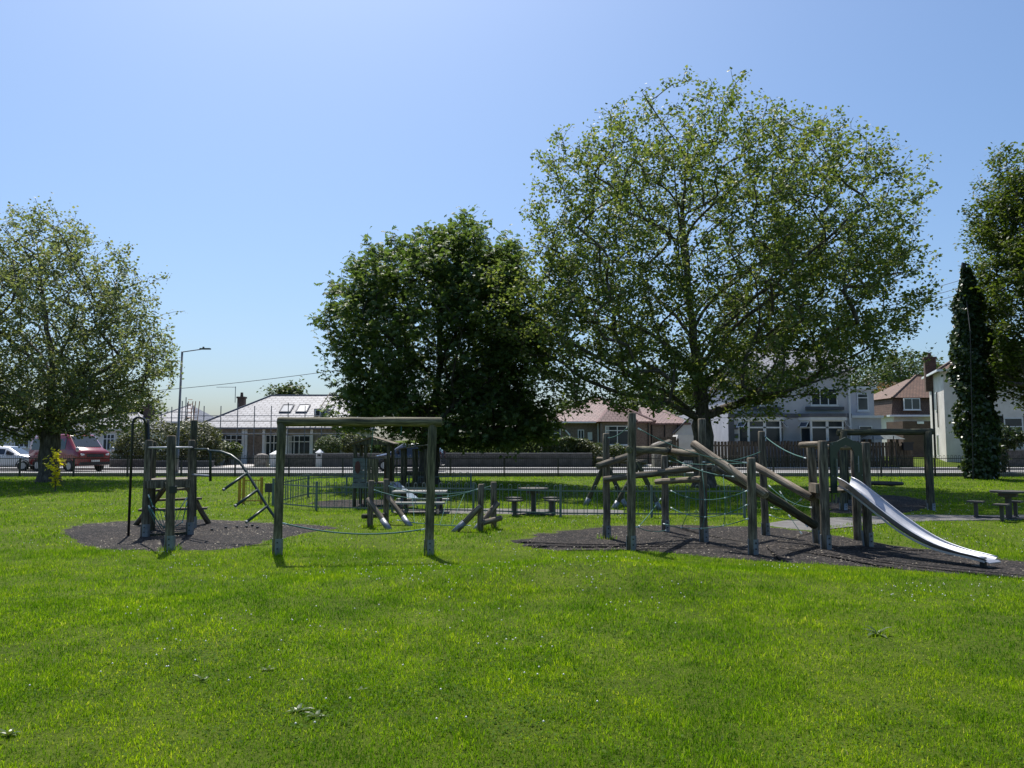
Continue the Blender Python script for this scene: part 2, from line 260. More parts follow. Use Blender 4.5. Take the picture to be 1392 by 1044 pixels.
class MB:
    def __init__(s): s.v = []; s.f = []; s.uv = {}
    def add(s, vs, fs, uvs=None):
        b = len(s.v); s.v += [Vector(p) for p in vs]
        for i, f in enumerate(fs):
            if uvs: s.uv[len(s.f)] = uvs[i]
            s.f.append([b + k for k in f])
        return s
    def box(s, c, d, rz=0.0, R=None):
        R = R or Matrix.Rotation(rz, 3, 'Z'); c = Vector(c); h = Vector(d) / 2
        p = [c + R @ Vector((x * h.x, y * h.y, z * h.z)) for z in (-1, 1) for y in (-1, 1) for x in (-1, 1)]
        return s.add(p, [(0, 2, 3, 1), (4, 5, 7, 6), (0, 1, 5, 4), (2, 6, 7, 3), (0, 4, 6, 2), (1, 3, 7, 5)])
    def span(s, x0, x1, y0, y1, z0, z1): return s.box(((x0 + x1) / 2, (y0 + y1) / 2, (z0 + z1) / 2), (abs(x1 - x0), abs(y1 - y0), abs(z1 - z0)))
    def bar(s, p0, p1, w, h, up=(0, 0, 1)):
        p0, p1 = Vector(p0), Vector(p1); d = (p1 - p0); L = d.length; d.normalize(); u = Vector(up)
        if abs(d.dot(u)) > 0.98: u = Vector((0, 1, 0))
        sx = d.cross(u).normalized(); sz = sx.cross(d).normalized(); R = Matrix((sx, d, sz)).transposed()
        return s.box((p0 + p1) / 2, (w, L, h), R=R)
    def tube(s, pts, r, n=6, caps=True, closed=False):
        pts = [Vector(p) for p in pts]; k = len(pts); rs = r if isinstance(r, (list, tuple)) else [r] * k
        vs = []; fs = []; uvs = []; prev = None; acc = [0.0]
        for i in range(1, k): acc.append(acc[-1] + (pts[i] - pts[i - 1]).length)
        for i, p in enumerate(pts):
            if closed: t = pts[(i + 1) % k] - pts[i - 1]
            else: t = pts[min(i + 1, k - 1)] - pts[max(i - 1, 0)]
            t.normalize()
            if prev is None:
                a = Vector((0, 0, 1)) if abs(t.z) < 0.9 else Vector((1, 0, 0)); prev = t.cross(a).normalized()
            prev = (prev - t * prev.dot(t)).normalized(); q = t.cross(prev)
            for j in range(n):
                an = 2 * math.pi * j / n; vs.append(p + (prev * math.cos(an) + q * math.sin(an)) * rs[i])
        m = k if closed else k - 1; cir = 2 * math.pi * max(rs)
        for i in range(m):
            for j in range(n):
                a, b2 = i * n + j, i * n + (j + 1) % n; c, d = ((i + 1) % k) * n + (j + 1) % n, ((i + 1) % k) * n + j
                fs.append((a, b2, c, d)); v0 = acc[i]; v1 = acc[i + 1] if i + 1 < k else acc[i] + 0.1
                uvs.append([(j / n * cir, v0), ((j + 1) / n * cir, v0), ((j + 1) / n * cir, v1), (j / n * cir, v1)])
        if caps and not closed:
            fs.append(tuple(reversed(range(n)))); uvs.append([(x * 0.01, 0.0) for x in range(n)])
            fs.append(tuple(range((k - 1) * n, k * n))); uvs.append([(x * 0.01, 0.0) for x in range(n)])
        return s.add(vs, fs, uvs)
    def log(s, p0, p1, r0, r1=None, n=16, wob=0.006, bev=0.018):
        p0, p1 = Vector(p0), Vector(p1); r1 = r1 or r0; L = (p1 - p0).length; d = (p1 - p0).normalized(); k = max(4, int(L / 0.3)); pts = []; rs = []
        for i in range(k + 1):
            t = i / k; w = Vector((random.uniform(-wob, wob), random.uniform(-wob, wob), random.uniform(-wob, wob))) if 0 < i < k else Vector()
            pts.append(p0.lerp(p1, t) + w); rs.append((r0 + (r1 - r0) * t) * random.uniform(0.97, 1.03))
        pts.insert(1, p0 + d * bev); rs.insert(1, rs[0]); rs[0] = rs[0] - bev * 0.8
        pts.insert(-1, p1 - d * bev); rs.insert(-1, rs[-1]); rs[-1] = rs[-1] - bev * 0.8
        return s.tube(pts, rs, n)
    def poly(s, pts): return s.add(pts, [tuple(range(len(pts)))])
    def prism(s, pts, vec):
        n = len(pts); vec = Vector(vec); a = [Vector(p) for p in pts]; b = [p + vec for p in a]
        return s.add(a + b, [tuple(reversed(range(n))), tuple(range(n, 2 * n))] + [(i, (i + 1) % n, n + (i + 1) % n, n + i) for i in range(n)])
    def ball(s, c, r, n=8, m=5, sq=(1, 1, 1)):
        c = Vector(c); vs = []; fs = []
        for i in range(m + 1):
            th = math.pi * i / m
            for j in range(n):
                ph = 2 * math.pi * j / n; vs.append(c + Vector((math.sin(th) * math.cos(ph) * sq[0], math.sin(th) * math.sin(ph) * sq[1], math.cos(th) * sq[2])) * r)
        for i in range(m):
            for j in range(n): fs.append((i * n + j, (i + 1) * n + j, (i + 1) * n + (j + 1) % n, i * n + (j + 1) % n))
        return s.add(vs, fs)
    def build(s, name, mat, parent=None, smooth=False, kind=None, local=False):
        if parent is None:
            lo = Vector((min(p.x for p in s.v), min(p.y for p in s.v), min(p.z for p in s.v))); hi = Vector((max(p.x for p in s.v), max(p.y for p in s.v), max(p.z for p in s.v)))
            org = Vector(((lo.x + hi.x) / 2, (lo.y + hi.y) / 2, lo.z))
        else: org = Vector() if local else ORG[parent.name]
        me = bpy.data.meshes.new(name); me.from_pydata([tuple(p - org) for p in s.v], [], s.f)
        if s.uv or True:
            uvl = me.uv_layers.new(name='UVMap'); data = np.zeros((len(me.loops), 2), np.float32)
            for i, pl in enumerate(me.polygons):
                u = s.uv.get(i)
                if u is not None:
                    for k, li in enumerate(pl.loop_indices): data[li] = u[k]
                else:
                    nrm = pl.normal; ax = Vector((0, 0, 1)).cross(nrm)
                    ax = ax.normalized() if ax.length > 1e-4 else Vector((1, 0, 0)); ay = nrm.cross(ax)
                    for li in pl.loop_indices:
                        p = me.vertices[me.loops[li].vertex_index].co; data[li] = (p.dot(ax), p.dot(ay))
            uvl.data.foreach_set('uv', data.ravel())
        me.materials.append(mat if not isinstance(mat, str) else M[mat])
        if smooth:
            me.polygons.foreach_set('use_smooth', [len(f) == 4 for f in s.f])
        me.update(); o = link(name, me, parent, (0, 0, 0) if parent is not None else org)
        if kind: o['kind'] = kind
        return o
def copy_tree(o, parent=None):
    c = o.copy(); COL.objects.link(c); c.parent = parent
    for ch in list(o.children): copy_tree(ch, c)
    return c
def sag(a, b, drop, n=10):
    a, b = Vector(a), Vector(b); return [a.lerp(b, t) + Vector((0, 0, -4 * drop * t * (1 - t))) for t in [i / n for i in range(n + 1)]]

# ------------------------------------------------------------------ ground, road, paths
def grid_mesh(name, xs, ys, mat, zoff=0.0):
    X, Y = np.meshgrid(xs, ys); Z = gz(X, Y) + zoff; v = np.stack([X, Y, Z], -1).reshape(-1, 3); nx, ny = len(xs), len(ys)
    i = np.arange(nx - 1)[None, :] + nx * np.arange(ny - 1)[:, None]; f = np.stack([i, i + 1, i + nx + 1, i + nx], -1).reshape(-1, 4)
    me = mesh_arrays(name, v, f.ravel(), np.full(len(f), 4), mat); me.polygons.foreach_set('use_smooth', np.ones(len(f), bool)); return me
xs = np.concatenate([np.array([-900, -400, -200, -100, -60]), np.arange(-40, 40.1, 0.4), np.array([60, 100, 200, 400, 900])])
ys = np.concatenate([np.array([-40, -20, -8]), np.arange(-2, 22, 0.25), np.arange(22, 60, 0.5), np.array([60, 80, 120, 200, 400, 900, 1500])])
tag(link('ground', grid_mesh('ground', xs, ys, M['turf'])), kind='structure')
def strip(name, x0, x1, y0, y1, z0, z1, mat, n=60):
    mb = MB(); mb.span(x0, x1, y0, y1, z0, z1); return tag(mb.build(name, mat), kind='structure')
strip('road', -140, 140, 42.2, 48.2, 0.1, 0.31, 'asphalt')
strip('pavement', -140, 140, 40.75, 42.0, 0.1, 0.40, 'pavement')
strip('kerb', -140, 140, 42.0, 42.15, 0.1, 0.405, 'kerb')
strip('pavement', -140, 140, 48.4, 50.0, 0.1, 0.43, 'pavement')
strip('kerb', -140, 140, 48.2, 48.35, 0.1, 0.425, 'kerb')
MASKS = []
def star_sheet(name, pix, mat, zoff=0.012, rings=14, wob=0.1, mask=True, sub=6):
    pts = [gp(*p) for p in pix]; P = np.array([(p.x, p.y) for p in pts]); Q = []
    for i in range(len(P)):                                   # subdivide with a ragged edge
        a, b = P[i], P[(i + 1) % len(P)]
        for k in range(sub): Q.append(a + (b - a) * k / sub + RNG.normal(0, wob, 2) * 0.6)
    Q = np.array(Q); c = Q.mean(0); n = len(Q); v = [(c[0], c[1])]
    for r in range(1, rings + 1): v += [tuple(c + (q - c) * r / rings) for q in Q]
    v = np.array(v); z = gz(v[:, 0], v[:, 1]) + zoff; z[-n:] -= 0.02
    vv = np.column_stack([v, z]); f = []; sz = []
    for j in range(n): f += [0, 1 + j, 1 + (j + 1) % n]; sz.append(3)
    for r in range(rings - 1):
        for j in range(n):
            a = 1 + r * n + j; b = 1 + r * n + (j + 1) % n; f += [a, a + n, b + n, b]; sz.append(4)
    o = tag(link(name, mesh_arrays(name, vv, f, sz, M[mat])), kind='structure')
    if mask: MASKS.append(Q)
    return o
star_sheet('rubber_safety_surface', [(83, 722), (100, 738), (150, 748), (230, 750), (300, 748), (350, 741), (378, 733), (420, 725), (467, 718), (440, 714), (380, 712), (330, 708), (280, 706), (180, 707), (115, 712), (90, 716)], 'mulch')
star_sheet('rubber_safety_surface', [(683, 735), (715, 745), (760, 749), (810, 749), (860, 749), (910, 752), (960, 757), (1040, 764), (1130, 769), (1220, 774), (1300, 781), (1392, 788), (1450, 793), (1500, 790), (1490, 776), (1392, 763), (1310, 753), (1240, 744), (1190, 737), (1128, 727), (1100, 722), (1040, 716), (960, 714), (900, 713), (830, 714), (770, 720), (720, 727)], 'mulch')
star_sheet('rubber_safety_surface', [(1120, 690), (1130, 697), (1180, 699), (1240, 697), (1266, 690), (1262, 680), (1230, 674), (1180, 672), (1135, 676)], 'mulch')
star_sheet('rubber_safety_surface', [(415, 684), (440, 690), (500, 690), (560, 689), (570, 682), (520, 679), (450, 680)], 'mulch')
star_sheet('concrete_path', [(1030, 713), (1075, 719), (1102, 721.5), (1130, 715), (1180, 711), (1280, 708), (1392, 707), (1500, 707), (1500, 700), (1392, 700), (1280, 700), (1180, 702), (1110, 704), (1060, 708)], 'concrete', 0.016, wob=0.01)
star_sheet('concrete_path', [(530, 697), (610, 698.5), (700, 699), (790, 700), (850, 699), (850, 694), (790, 693), (700, 692), (610, 692), (540, 692)], 'concrete', 0.016, wob=0.01)
def inside(px, py, Q):
    r = np.zeros(len(px), bool); n = len(Q); j = n - 1
    for i in range(n):
        xi, yi = Q[i]; xj, yj = Q[j]; c = ((yi > py) != (yj > py)) & (px < (xj - xi) * (py - yi) / (yj - yi + 1e-12) + xi); r ^= c; j = i
    return r
# driveways on the far side of the road
for (x0, x1, y1) in ((-19.8, -17.3, 57.5), (-11.2, -9.2, 55), (9.6, 12.6, 58)):
    strip('driveway', x0, x1, 50.0, y1, 0.1, 0.44, 'drive')
strip('neutral_bounce_sheet', -75, -20.2, 50.62, 63.9, 0.1, 0.33, 'concrete')  # added concrete sheet, keeps green lawn bounce off the left bungalow walls
mb = MB(); mb.poly([(24.6, 50.0, 0.45), (36, 50.0, 0.45), (36, 58, 0.9), (24.6, 58, 0.9)])
tag(mb.build('garden_lawn', 'turf'), kind='structure')

# ------------------------------------------------------------------ grass
def scatter(y0, y1, dens, margin=1.1):
    area = 0.5 * 1.36 * (y1 ** 2 - y0 ** 2) + 2 * margin * (y1 - y0); n = int(area * dens)
    y = np.sqrt(RNG.random(n) * (y1 ** 2 - y0 ** 2) + y0 ** 2); hw = 0.68 * y + margin; x = (RNG.random(n) * 2 - 1) * hw
    k = np.ones(n, bool)
    for Q in MASKS:
        jx = x + RNG.normal(0, 0.05, n); jy = y + RNG.normal(0, 0.05, n); k &= ~inside(jx, jy, Q)
    return x[k], y[k]
def blades(x, y, h, w, lean, three=True):
    n = len(x); z = gz(x, y); az = RNG.random(n) * 2 * np.pi; la = RNG.random(n) * 2 * np.pi; l = lean * h * RNG.random(n) ** 0.6; h = h * (0.7 + 0.4 * RNG.exponential(0.7, n).clip(0, 1.8))
    cx, sx = np.cos(az) * w / 2, np.sin(az) * w / 2; lx, ly = np.cos(la) * l, np.sin(la) * l
    base = np.stack([x, y, z - 0.008], 1); side = np.stack([cx, sx, np.zeros(n)], 1); tip = np.stack([x + lx, y + ly, z + np.sqrt(np.maximum(h ** 2 - l ** 2 * 0.75, 1e-4))], 1)
    if three:
        mid = np.stack([x + lx * 0.32, y + ly * 0.32, z + (tip[:, 2] - z) * 0.58], 1)
        v = np.stack([base - side, base + side, mid + side * 0.8, mid - side * 0.8, tip], 1).reshape(-1, 3); o = (np.arange(n) * 5)[:, None]
        f = np.concatenate([o + np.array([0, 1, 2, 3]), o + np.array([3, 2, 4])], 1); sz = np.tile([4, 3], n); return v, f.ravel(), sz
    v = np.stack([base - side, base + side, tip], 1).reshape(-1, 3); f = (np.arange(n) * 3)[:, None] + np.array([0, 1, 2]); return v, f.ravel(), np.full(n, 3)
GV, GF, GS, off = [], [], [], 0
def add_blades(*a):
    global off
    v, f, s = blades(*a); GV.append(v); GF.append(f + off); GS.append(s); off += len(v)
for (y0, y1, dens, hh, ww, three) in ((3.3, 6.0, 8800, 0.028, 0.0046, True), (6.0, 9.0, 4300, 0.033, 0.006, True), (9.0, 14.0, 2300, 0.042, 0.0095, False), (14.0, 24.0, 480, 0.05, 0.018, False), (24.0, 41.0, 130, 0.06, 0.032, False)):
    x, y = scatter(y0, y1, dens)
    tuft = vnoise(x * 1.1 + 3, y * 0.9 + 7) * 0.4 + vnoise(x * 3.3 + 11, y * 3.1) * 0.35 + vnoise(x * 8.3 + 31, y * 8.1) * 0.25
    keep = RNG.random(len(x)) < np.clip(0.5 + 1.5 * (tuft - 0.3), 0.22, 1); keep &= y < 40.2
    x, y, tuft = x[keep], y[keep], tuft[keep]
    h = hh * (0.35 + 1.3 * tuft) * (0.6 + 0.7 * RNG.random(len(x)))
    add_blades(x, y, h, ww * (0.6 + 0.8 * RNG.random(len(x))), 1.05, three)
def tufts(spots, hmul):
    for (px, py, r, n) in spots:
        g = gp(px, py); a = RNG.random(n) * 6.283; q = r * np.sqrt(RNG.random(n)); x = g.x + np.cos(a) * q; y = g.y + np.sin(a) * q
        add_blades(x, y, hmul * (0.6 + 0.7 * RNG.random(n)), np.full(n, 0.005), 1.0, True)
tufts([(740, 885, 0.16, 260), (700, 890, 0.2, 220), (540, 860, 0.25, 260), (975, 900, 0.2, 200), (835, 810, 0.3, 300), (600, 792, 0.3, 260), (1020, 970, 0.2, 260), (1180, 860, 0.18, 160), (640, 1010, 0.12, 120), (230, 900, 0.2, 160), (1310, 900, 0.25, 220), (1060, 800, 0.3, 220), (770, 900, 0.12, 160)], 0.055)
for fx, fy in ((377, 755), (583, 755), (503, 717), (524, 710), (653, 722), (670, 718), (825, 733), (232, 748)):
    g = gp(fx, fy); n = 90; a = RNG.random(n) * 6.283; q = 0.09 + 0.12 * RNG.random(n); add_blades(g.x + np.cos(a) * q, g.y + np.sin(a) * q, 0.09 * (0.5 + RNG.random(n)), np.full(n, 0.009), 0.6, True)
gv = np.concatenate(GV); print('grass verts', len(gv))
tag(link('grass', mesh_arrays('grass', gv, np.concatenate(GF), np.concatenate(GS), M['grass'])), 'short mown green grass with longer tufts covering the park', 'grass', kind='stuff')
del GV, GF, GS
# clover and other small broad leaves mixed into the turf
bx_, by_ = [np.concatenate(t) for t in zip(scatter(3.3, 7, 1500), scatter(7, 13, 450))]
pn_ = vnoise(bx_ * 0.8 + 40, by_ * 0.8 + 9) * 0.65 + vnoise(bx_ * 4 + 5, by_ * 4) * 0.35; kk_ = RNG.random(len(bx_)) < np.clip((pn_ - 0.45) * 2.2, 0.05, 0.6); bx_, by_ = bx_[kk_], by_[kk_]; nb = len(bx_)
bz_ = gz(bx_, by_) + 0.008 + 0.022 * RNG.random(nb); rr_ = (0.005 + 0.005 * RNG.random(nb)) * (1 + 0.03 * by_); nr_ = RNG.normal(0, 0.35, (nb, 3)); nr_[:, 2] = 1; nr_ /= np.linalg.norm(nr_, axis=1, keepdims=True)
d_ = RNG.normal(size=(nb, 3)); d_ -= nr_ * (d_ * nr_).sum(1, keepdims=True); d_ /= np.linalg.norm(d_, axis=1, keepdims=True); s_ = np.cross(d_, nr_); tp_ = np.array([(0, -1), (.8, -.2), (.55, .9), (-.55, .9), (-.8, -.2)])
bv = (np.stack([bx_, by_, bz_], 1)[:, None] + rr_[:, None, None] * (tp_[None, :, 0:1] * s_[:, None] + tp_[None, :, 1:2] * d_[:, None])).reshape(-1, 3)
tag(link('clover_leaves', mesh_arrays('clover_leaves', bv, np.arange(nb * 5), np.full(nb, 5), M['clover_leaf'])), 'patches of small round clover leaves low in the foreground grass', 'clover', kind='stuff')
# loose chips and litter on the rubber surfaces
cx_, cy_ = [], []
for Q in MASKS[:2]:
    lo, hi = Q.min(0), Q.max(0); m_ = 5200; a_ = RNG.random((m_, 2)) * (hi - lo) + lo; k_ = inside(a_[:, 0], a_[:, 1], Q) & (vnoise(a_[:, 0] * 1.7, a_[:, 1] * 1.7 + 20) > 0.38); cx_.append(a_[k_, 0]); cy_.append(a_[k_, 1])
cx_ = np.concatenate(cx_); cy_ = np.concatenate(cy_); nc = len(cx_); az = RNG.random(nc) * 6.283; ln = 0.006 + 0.02 * RNG.random(nc) ** 2; wd = 0.004 + 0.006 * RNG.random(nc); cz0 = gz(cx_, cy_) + 0.014
ux = np.stack([np.cos(az), np.sin(az), np.zeros(nc)], 1) * ln[:, None]; uy = np.stack([-np.sin(az), np.cos(az), np.zeros(nc)], 1) * wd[:, None]; c0 = np.stack([cx_, cy_, cz0], 1); up_ = np.array([0, 0, 1.0]) * wd[:, None]
cv_ = np.stack([c0 - ux - uy, c0 + ux - uy, c0 + ux + uy, c0 - ux + uy, c0 + up_ * 1.2], 1).reshape(-1, 3); of_ = (np.arange(nc) * 5)[:, None, None] + np.array([(0, 1, 4), (1, 2, 4), (2, 3, 4), (3, 0, 4)])[None]
tag(link('surface_litter', mesh_arrays('surface_litter', cv_, of_.ravel(), np.full(nc * 4, 3), M['litter'])), 'loose pale bark chips and crumbs scattered on the dark rubber surfaces', 'litter', kind='stuff')
# white clover heads
def clover(n, y0, y1, rad):
    x, y = scatter(y0, y1, n); p = vnoise(x * 0.8 + 40, y * 0.8 + 9); k = p > 0.60; return x[k], y[k], np.full(k.sum(), rad)
cx, cy, cr = [np.concatenate(t) for t in zip(clover(7, 3.6, 8, 0.008), clover(10, 8, 15, 0.009), clover(4, 15, 24, 0.012))]
tpl = np.array([(0, 0, 1), (1, 0, 0), (0, 1, 0), (-1, 0, 0), (0, -1, 0), (0, 0, -1)], float); tf = np.array([(0, 1, 2), (0, 2, 3), (0, 3, 4), (0, 4, 1), (5, 2, 1), (5, 3, 2), (5, 4, 3), (5, 1, 4)])
cz = gz(cx, cy) + 0.03 + 0.025 * RNG.random(len(cx)); cv = (np.stack([cx, cy, cz], 1)[:, None] + tpl[None] * cr[:, None, None]).reshape(-1, 3)
cf = (np.arange(len(cx)) * 6)[:, None, None] + tf[None]
tag(link('clover_flowers', mesh_arrays('clover_flowers', cv, cf.ravel(), np.full(len(cx) * 8, 3), M['clover'])), 'scattered small white clover heads in the grass', 'clover', kind='stuff')
def weed(px, py, n, ln, label):
    g = gp(px, py); mb = MB()
    for i in range(n):
        a = i * 2.4 + random.random(); d = Vector((math.cos(a), math.sin(a), 0)); sd = Vector((-d.y, d.x, 0)); L = ln * random.uniform(0.7, 1.15); el = random.uniform(0.35, 1.1); w = L * 0.17
        st = [g + d * L * t * math.cos(el * (1 - 0.4 * t)) + Vector((0, 0, L * (math.sin(el) * t - 0.35 * t * t))) for t in (0, 0.3, 0.65, 1)]
        ww = (0.25, 1, 0.8, 0.05); vs = []
        for p, q in zip(st, ww): vs += [p - sd * w * q + Vector((0, 0, 0.25 * w * q)), p, p + sd * w * q + Vector((0, 0, 0.25 * w * q))]
        mb.add(vs, [(3 * k + j, 3 * k + j + 1, 3 * k + j + 4, 3 * k + j + 3) for k in range(3) for j in range(2)])
    tag(mb.build('broad_leaf_weed', 'dock'), label, 'weed', 'broad leaf weeds in the lawn')
weed(1193, 863, 7, 0.15, 'tall pale dock rosette standing up out of the open lawn')
for wx, wy, wn, wl in ((405, 968, 6, 0.1), (365, 912, 5, 0.07), (430, 975, 5, 0.08), (275, 925, 5, 0.07), (12, 1000, 6, 0.09), (490, 940, 5, 0.06)):
    weed(wx, wy, wn, wl, 'small flat broad leaf weed rosette in the foreground lawn')

# ------------------------------------------------------------------ buildings
def window(root, x0, x1, z0, z1, y=0.0, cols=2, trans=0.0, fm='white_trim', sill=True, depth=0.05, curtain=False, fw=0.06):
    """a window on the face y (outside is towards -y), frame proud of the wall, panes set back in it"""
    mb = MB(); yo = y - depth
    mb.span(x0, x0 + fw, yo, y + .02, z0, z1); mb.span(x1 - fw, x1, yo, y + .02, z0, z1); mb.span(x0 + fw, x1 - fw, yo + .002, y + .02, z0, z0 + fw); mb.span(x0 + fw, x1 - fw, yo + .002, y + .02, z1 - fw, z1)
    cw = (x1 - x0 - 2 * fw) / cols
    for i in range(1, cols): mb.span(x0 + fw + cw * i - fw / 2, x0 + fw + cw * i + fw / 2, yo + .003, y + .02, z0 + fw, z1 - fw)
    zt = z0 + (z1 - z0) * trans if trans else None
    if zt: mb.span(x0 + fw, x1 - fw, yo + .006, y + .02, zt - fw / 2, zt + fw / 2)
    w = mb.build('window', fm, root, local=True)
    rows = [(z0 + fw, zt - fw / 2), (zt + fw / 2, z1 - fw)] if zt else [(z0 + fw, z1 - fw)]
    for i in range(cols):
        for a, b in rows:
            p = MB(); p.span(x0 + fw + cw * i, x0 + fw + cw * (i + 1), yo + .03, y - .004, a, b); p.build('pane', 'glass', w, local=True)
    if curtain:
        p = MB(); p.span(x0 + fw, x0 + fw + (x1 - x0) * .13, yo + .022, yo + .029, z0 + fw, z1 - fw); p.build('curtain', 'curtain', w, local=True)
    if sill:
        p = MB(); p.span(x0 - .06, x1 + .06, yo - .06, y + .01, z0 - .08, z0 - .002); p.build('sill', fm, w, local=True)
    return w
def hip(x0, x1, y0, y1, ze, zr, li, ri, oh=0.35, th=0.12):
    """hipped roof: li/ri are the distances of the ridge ends from the side walls"""
    a, b, c, d = x0 - oh, x1 + oh, y0 - oh, y1 + oh; ym = (y0 + y1) / 2; mb = MB()
    A, B, C, D = (a, c, ze), (b, c, ze), (b, d, ze), (a, d, ze); E, F = (x0 + li, ym, zr), (x1 - ri, ym, zr)
    if li <= 0: E = (a, ym, zr)
    if ri <= 0: F = (b, ym, zr)
    mb.add([A, B, C, D, E, F], [(0, 1, 5, 4), (1, 2, 5), (2, 3, 4, 5), (3, 0, 4)])
    lo = [(p[0], p[1], p[2] - th) for p in (A, B, C, D)]
    mb.add([A, B, C, D] + lo, [(0, 4, 5, 1), (1, 5, 6, 2), (2, 6, 7, 3), (3, 7, 4, 0), (4, 7, 6, 5)])
    return mb, (E, F, A, B)
def ridge_tiles(parent, pts, mat, r=0.1):
    for p, q in pts:
        mb = MB(); mb.tube([p, q], r, 6); mb.build('ridge_tile', mat, parent, local=True)
def chimney(parent, x, y, z0, z1, w, d, mat='brick', pots=1):
    mb = MB(); mb.span(x - w / 2, x + w / 2, y - d / 2, y + d / 2, z0, z1); mb.span(x - w / 2 - .06, x + w / 2 + .06, y - d / 2 - .06, y + d / 2 + .06, z1, z1 + .14); c = mb.build('chimney', mat, parent, local=True)
    for i in range(pots):
        m2 = MB(); px = x + (i - (pots - 1) / 2) * .4; m2.tube([(px, y, z1 + .13), (px, y, z1 + .5)], [.14, .11], 8); m2.build('chimney_pot', mat, c, local=True)
    return c
def gutter(root, x0, x1, y, z, mat='white_trim'):
    mb = MB(); mb.tube([(x0, y, z), (x1, y, z)], .06, 6); mb.build('gutter', mat, root, local=True)
def pipe(root, x, y, z0, z1, mat='white_trim', r=.045):
    mb = MB(); mb.tube([(x, y, z0), (x, y, z1)], r, 6); mb.build('drainpipe', mat, root, local=True)

# --- left bungalow with pale slate roof, front at Y = 60
X0, _ = xz(268, 600, 60); X1, _ = xz(478, 600, 60); b1 = thing('bungalow', 'bungalow with pale grey slate roof and two skylights behind scaffolding', 'bungalow', (X0, 60, 0.3)); w_ = X1 - X0
ze = at(300, 581, 60).z - .3; zr = at(390, 537.5, 64.5).z - .3
mb = MB(); mb.span(0, w_, 0, 9, -.2, ze - .12); wl = mb.build('wall', 'dim_render', b1, local=True)
rf, (E, F, A, B) = hip(0, w_, 0, 9, ze, zr, 4.3, 1.6); ro = rf.build('roof', 'roof_slate', b1, local=True)
ridge_tiles(ro, [(E, F), (A, E), (B, F)], 'dark_trim', .09)
chimney(ro, 1.75, 4.6, ze + .8, zr - .25, .55, .55, 'brick')
nrm = Vector((0, -(zr - ze), 4.85)).normalized(); slope = Vector((0, 4.85, zr - ze)).normalized()
for px in (392, 414):
    xx = (at(px, 560, 62.8).x - X0); c = Vector((xx, -.35, ze)) + slope * 3.1; R = Matrix((Vector((1, 0, 0)), slope, nrm)).transposed()
    mb = MB()
    for sx in (-.42, .42): mb.box(c + Vector((sx, 0, 0)) + nrm * .05, (.09, 1.3, .12), R=R)
    for sy in (-.62, .62): mb.box(c + slope * sy + nrm * .05, (.76, .09, .118), R=R)
    sk = mb.build('skylight', 'dark_trim', ro, local=True)
    mb = MB(); mb.box(c + nrm * .05, (.76, 1.15, .05), R=R); mb.build('pane', 'glass_sky', sk, local=True)
# dormer-like small window at the right of the roof
xx = at(438, 560, 61.5).x - X0; mb = MB(); mb.span(xx - .5, xx + .5, .9, 3.2, ze + .55, ze + 1.5); mb.build('dormer', 'dim_render', b1, local=True); window(b1, xx - .42, xx + .42, ze + .65, ze + 1.42, .9, 2, sill=False)
def lx(px): return at(px, 600, 60).x - X0
window(b1, lx(298), lx(330), .95, 2.35, 0, 4, .72); window(b1, lx(308) - 3.2, lx(308) - 2.0, 1.0, 2.3, 0, 2, .7)
window(b1, lx(361), lx(379), .25, 2.35, 0, 3, .7); window(b1, lx(392), lx(422), .55, 2.3, 0, 4, .72, curtain=True); window(b1, lx(440), lx(462), .9, 2.3, 0, 2, .7)
mb = MB(); mb.span(lx(338), lx(358), -.06, 0, 0, 2.3); mb.build('door', 'pebbledash', b1, local=True)
for px in (331, 335, 359, 390, 424): mb = MB(); q = lx(px); mb.span(q - .1, q + .1, -.14, -.01, 0, ze - .14); mb.build('porch_post', 'white_trim', b1, local=True)
gutter(b1, -.3, w_ + .3, -.4, ze - .1, 'dark_trim')
mb = MB(); mb.tube([(1.2, 4.6, zr - .6), (1.2, 4.6, zr + .75)], .03, 5); mb.tube([(-.4, 4.6, zr + .7), (1.25, 4.6, zr + .7)], .02, 5)
for k in range(4): mb.tube([(-.3 + k * .4, 4.4, zr + .7), (-.3 + k * .4, 4.8, zr + .7)], .012, 4)
mb.build('aerial', 'scaffold', b1, local=True)
# scaffolding in front of it
sc = thing('scaffolding', 'grey tube scaffolding with plank lift along the slate roofed bungalow', 'scaffolding', (X0, 58.7, .3))
for i in range(11):
    q = -.3 + i * 1.28; mb = MB(); mb.tube([(q, 0, -.1), (q, 0, ze + 1.6 + (.25 if i % 3 == 0 else 0))], .035, 6); mb.build('upright', 'scaffold', sc, local=True)
    if i % 2 == 0: mb = MB(); mb.tube([(q + .03, -.3, ze - .62), (q + .03, 1.2, ze - .62)], .03, 5); mb.build('ledger', 'scaffold', sc, local=True)
for z in (ze - .5, ze + .45, ze + .85): mb = MB(); mb.tube([(-.8, -.07, z), (12.9, -.07, z)], .03, 5); mb.build('rail', 'scaffold', sc, local=True)
for k in range(3):
    for j in range(3): mb = MB(); mb.span(-.6 + j * 4.3, 3.6 + j * 4.3, .1 + k * .24, .32 + k * .24, ze - .59, ze - .54); mb.build('plank', 'scaffold_plank', sc, local=True)
for (px, a, b_) in ((432, 61, 64), (0, 0, 0)):
    if not px: continue
ld = thing('roof_ladder', 'long aluminium ladder lying up the pale slate roof', 'ladder', (lx(424) + X0, 59.2, .3))
q0 = Vector((0, .3, ze + .08)); q1 = Vector((.75, 4.2, ze + 2.45 + (zr - ze) * 0.18))
for s_ in (-.2, .2): mb = MB(); mb.tube([q0 + Vector((s_, 0, 0)), q1 + Vector((s_, 0, 0))], .04, 5); mb.build('rail', 'scaffold_plank', ld, local=True)
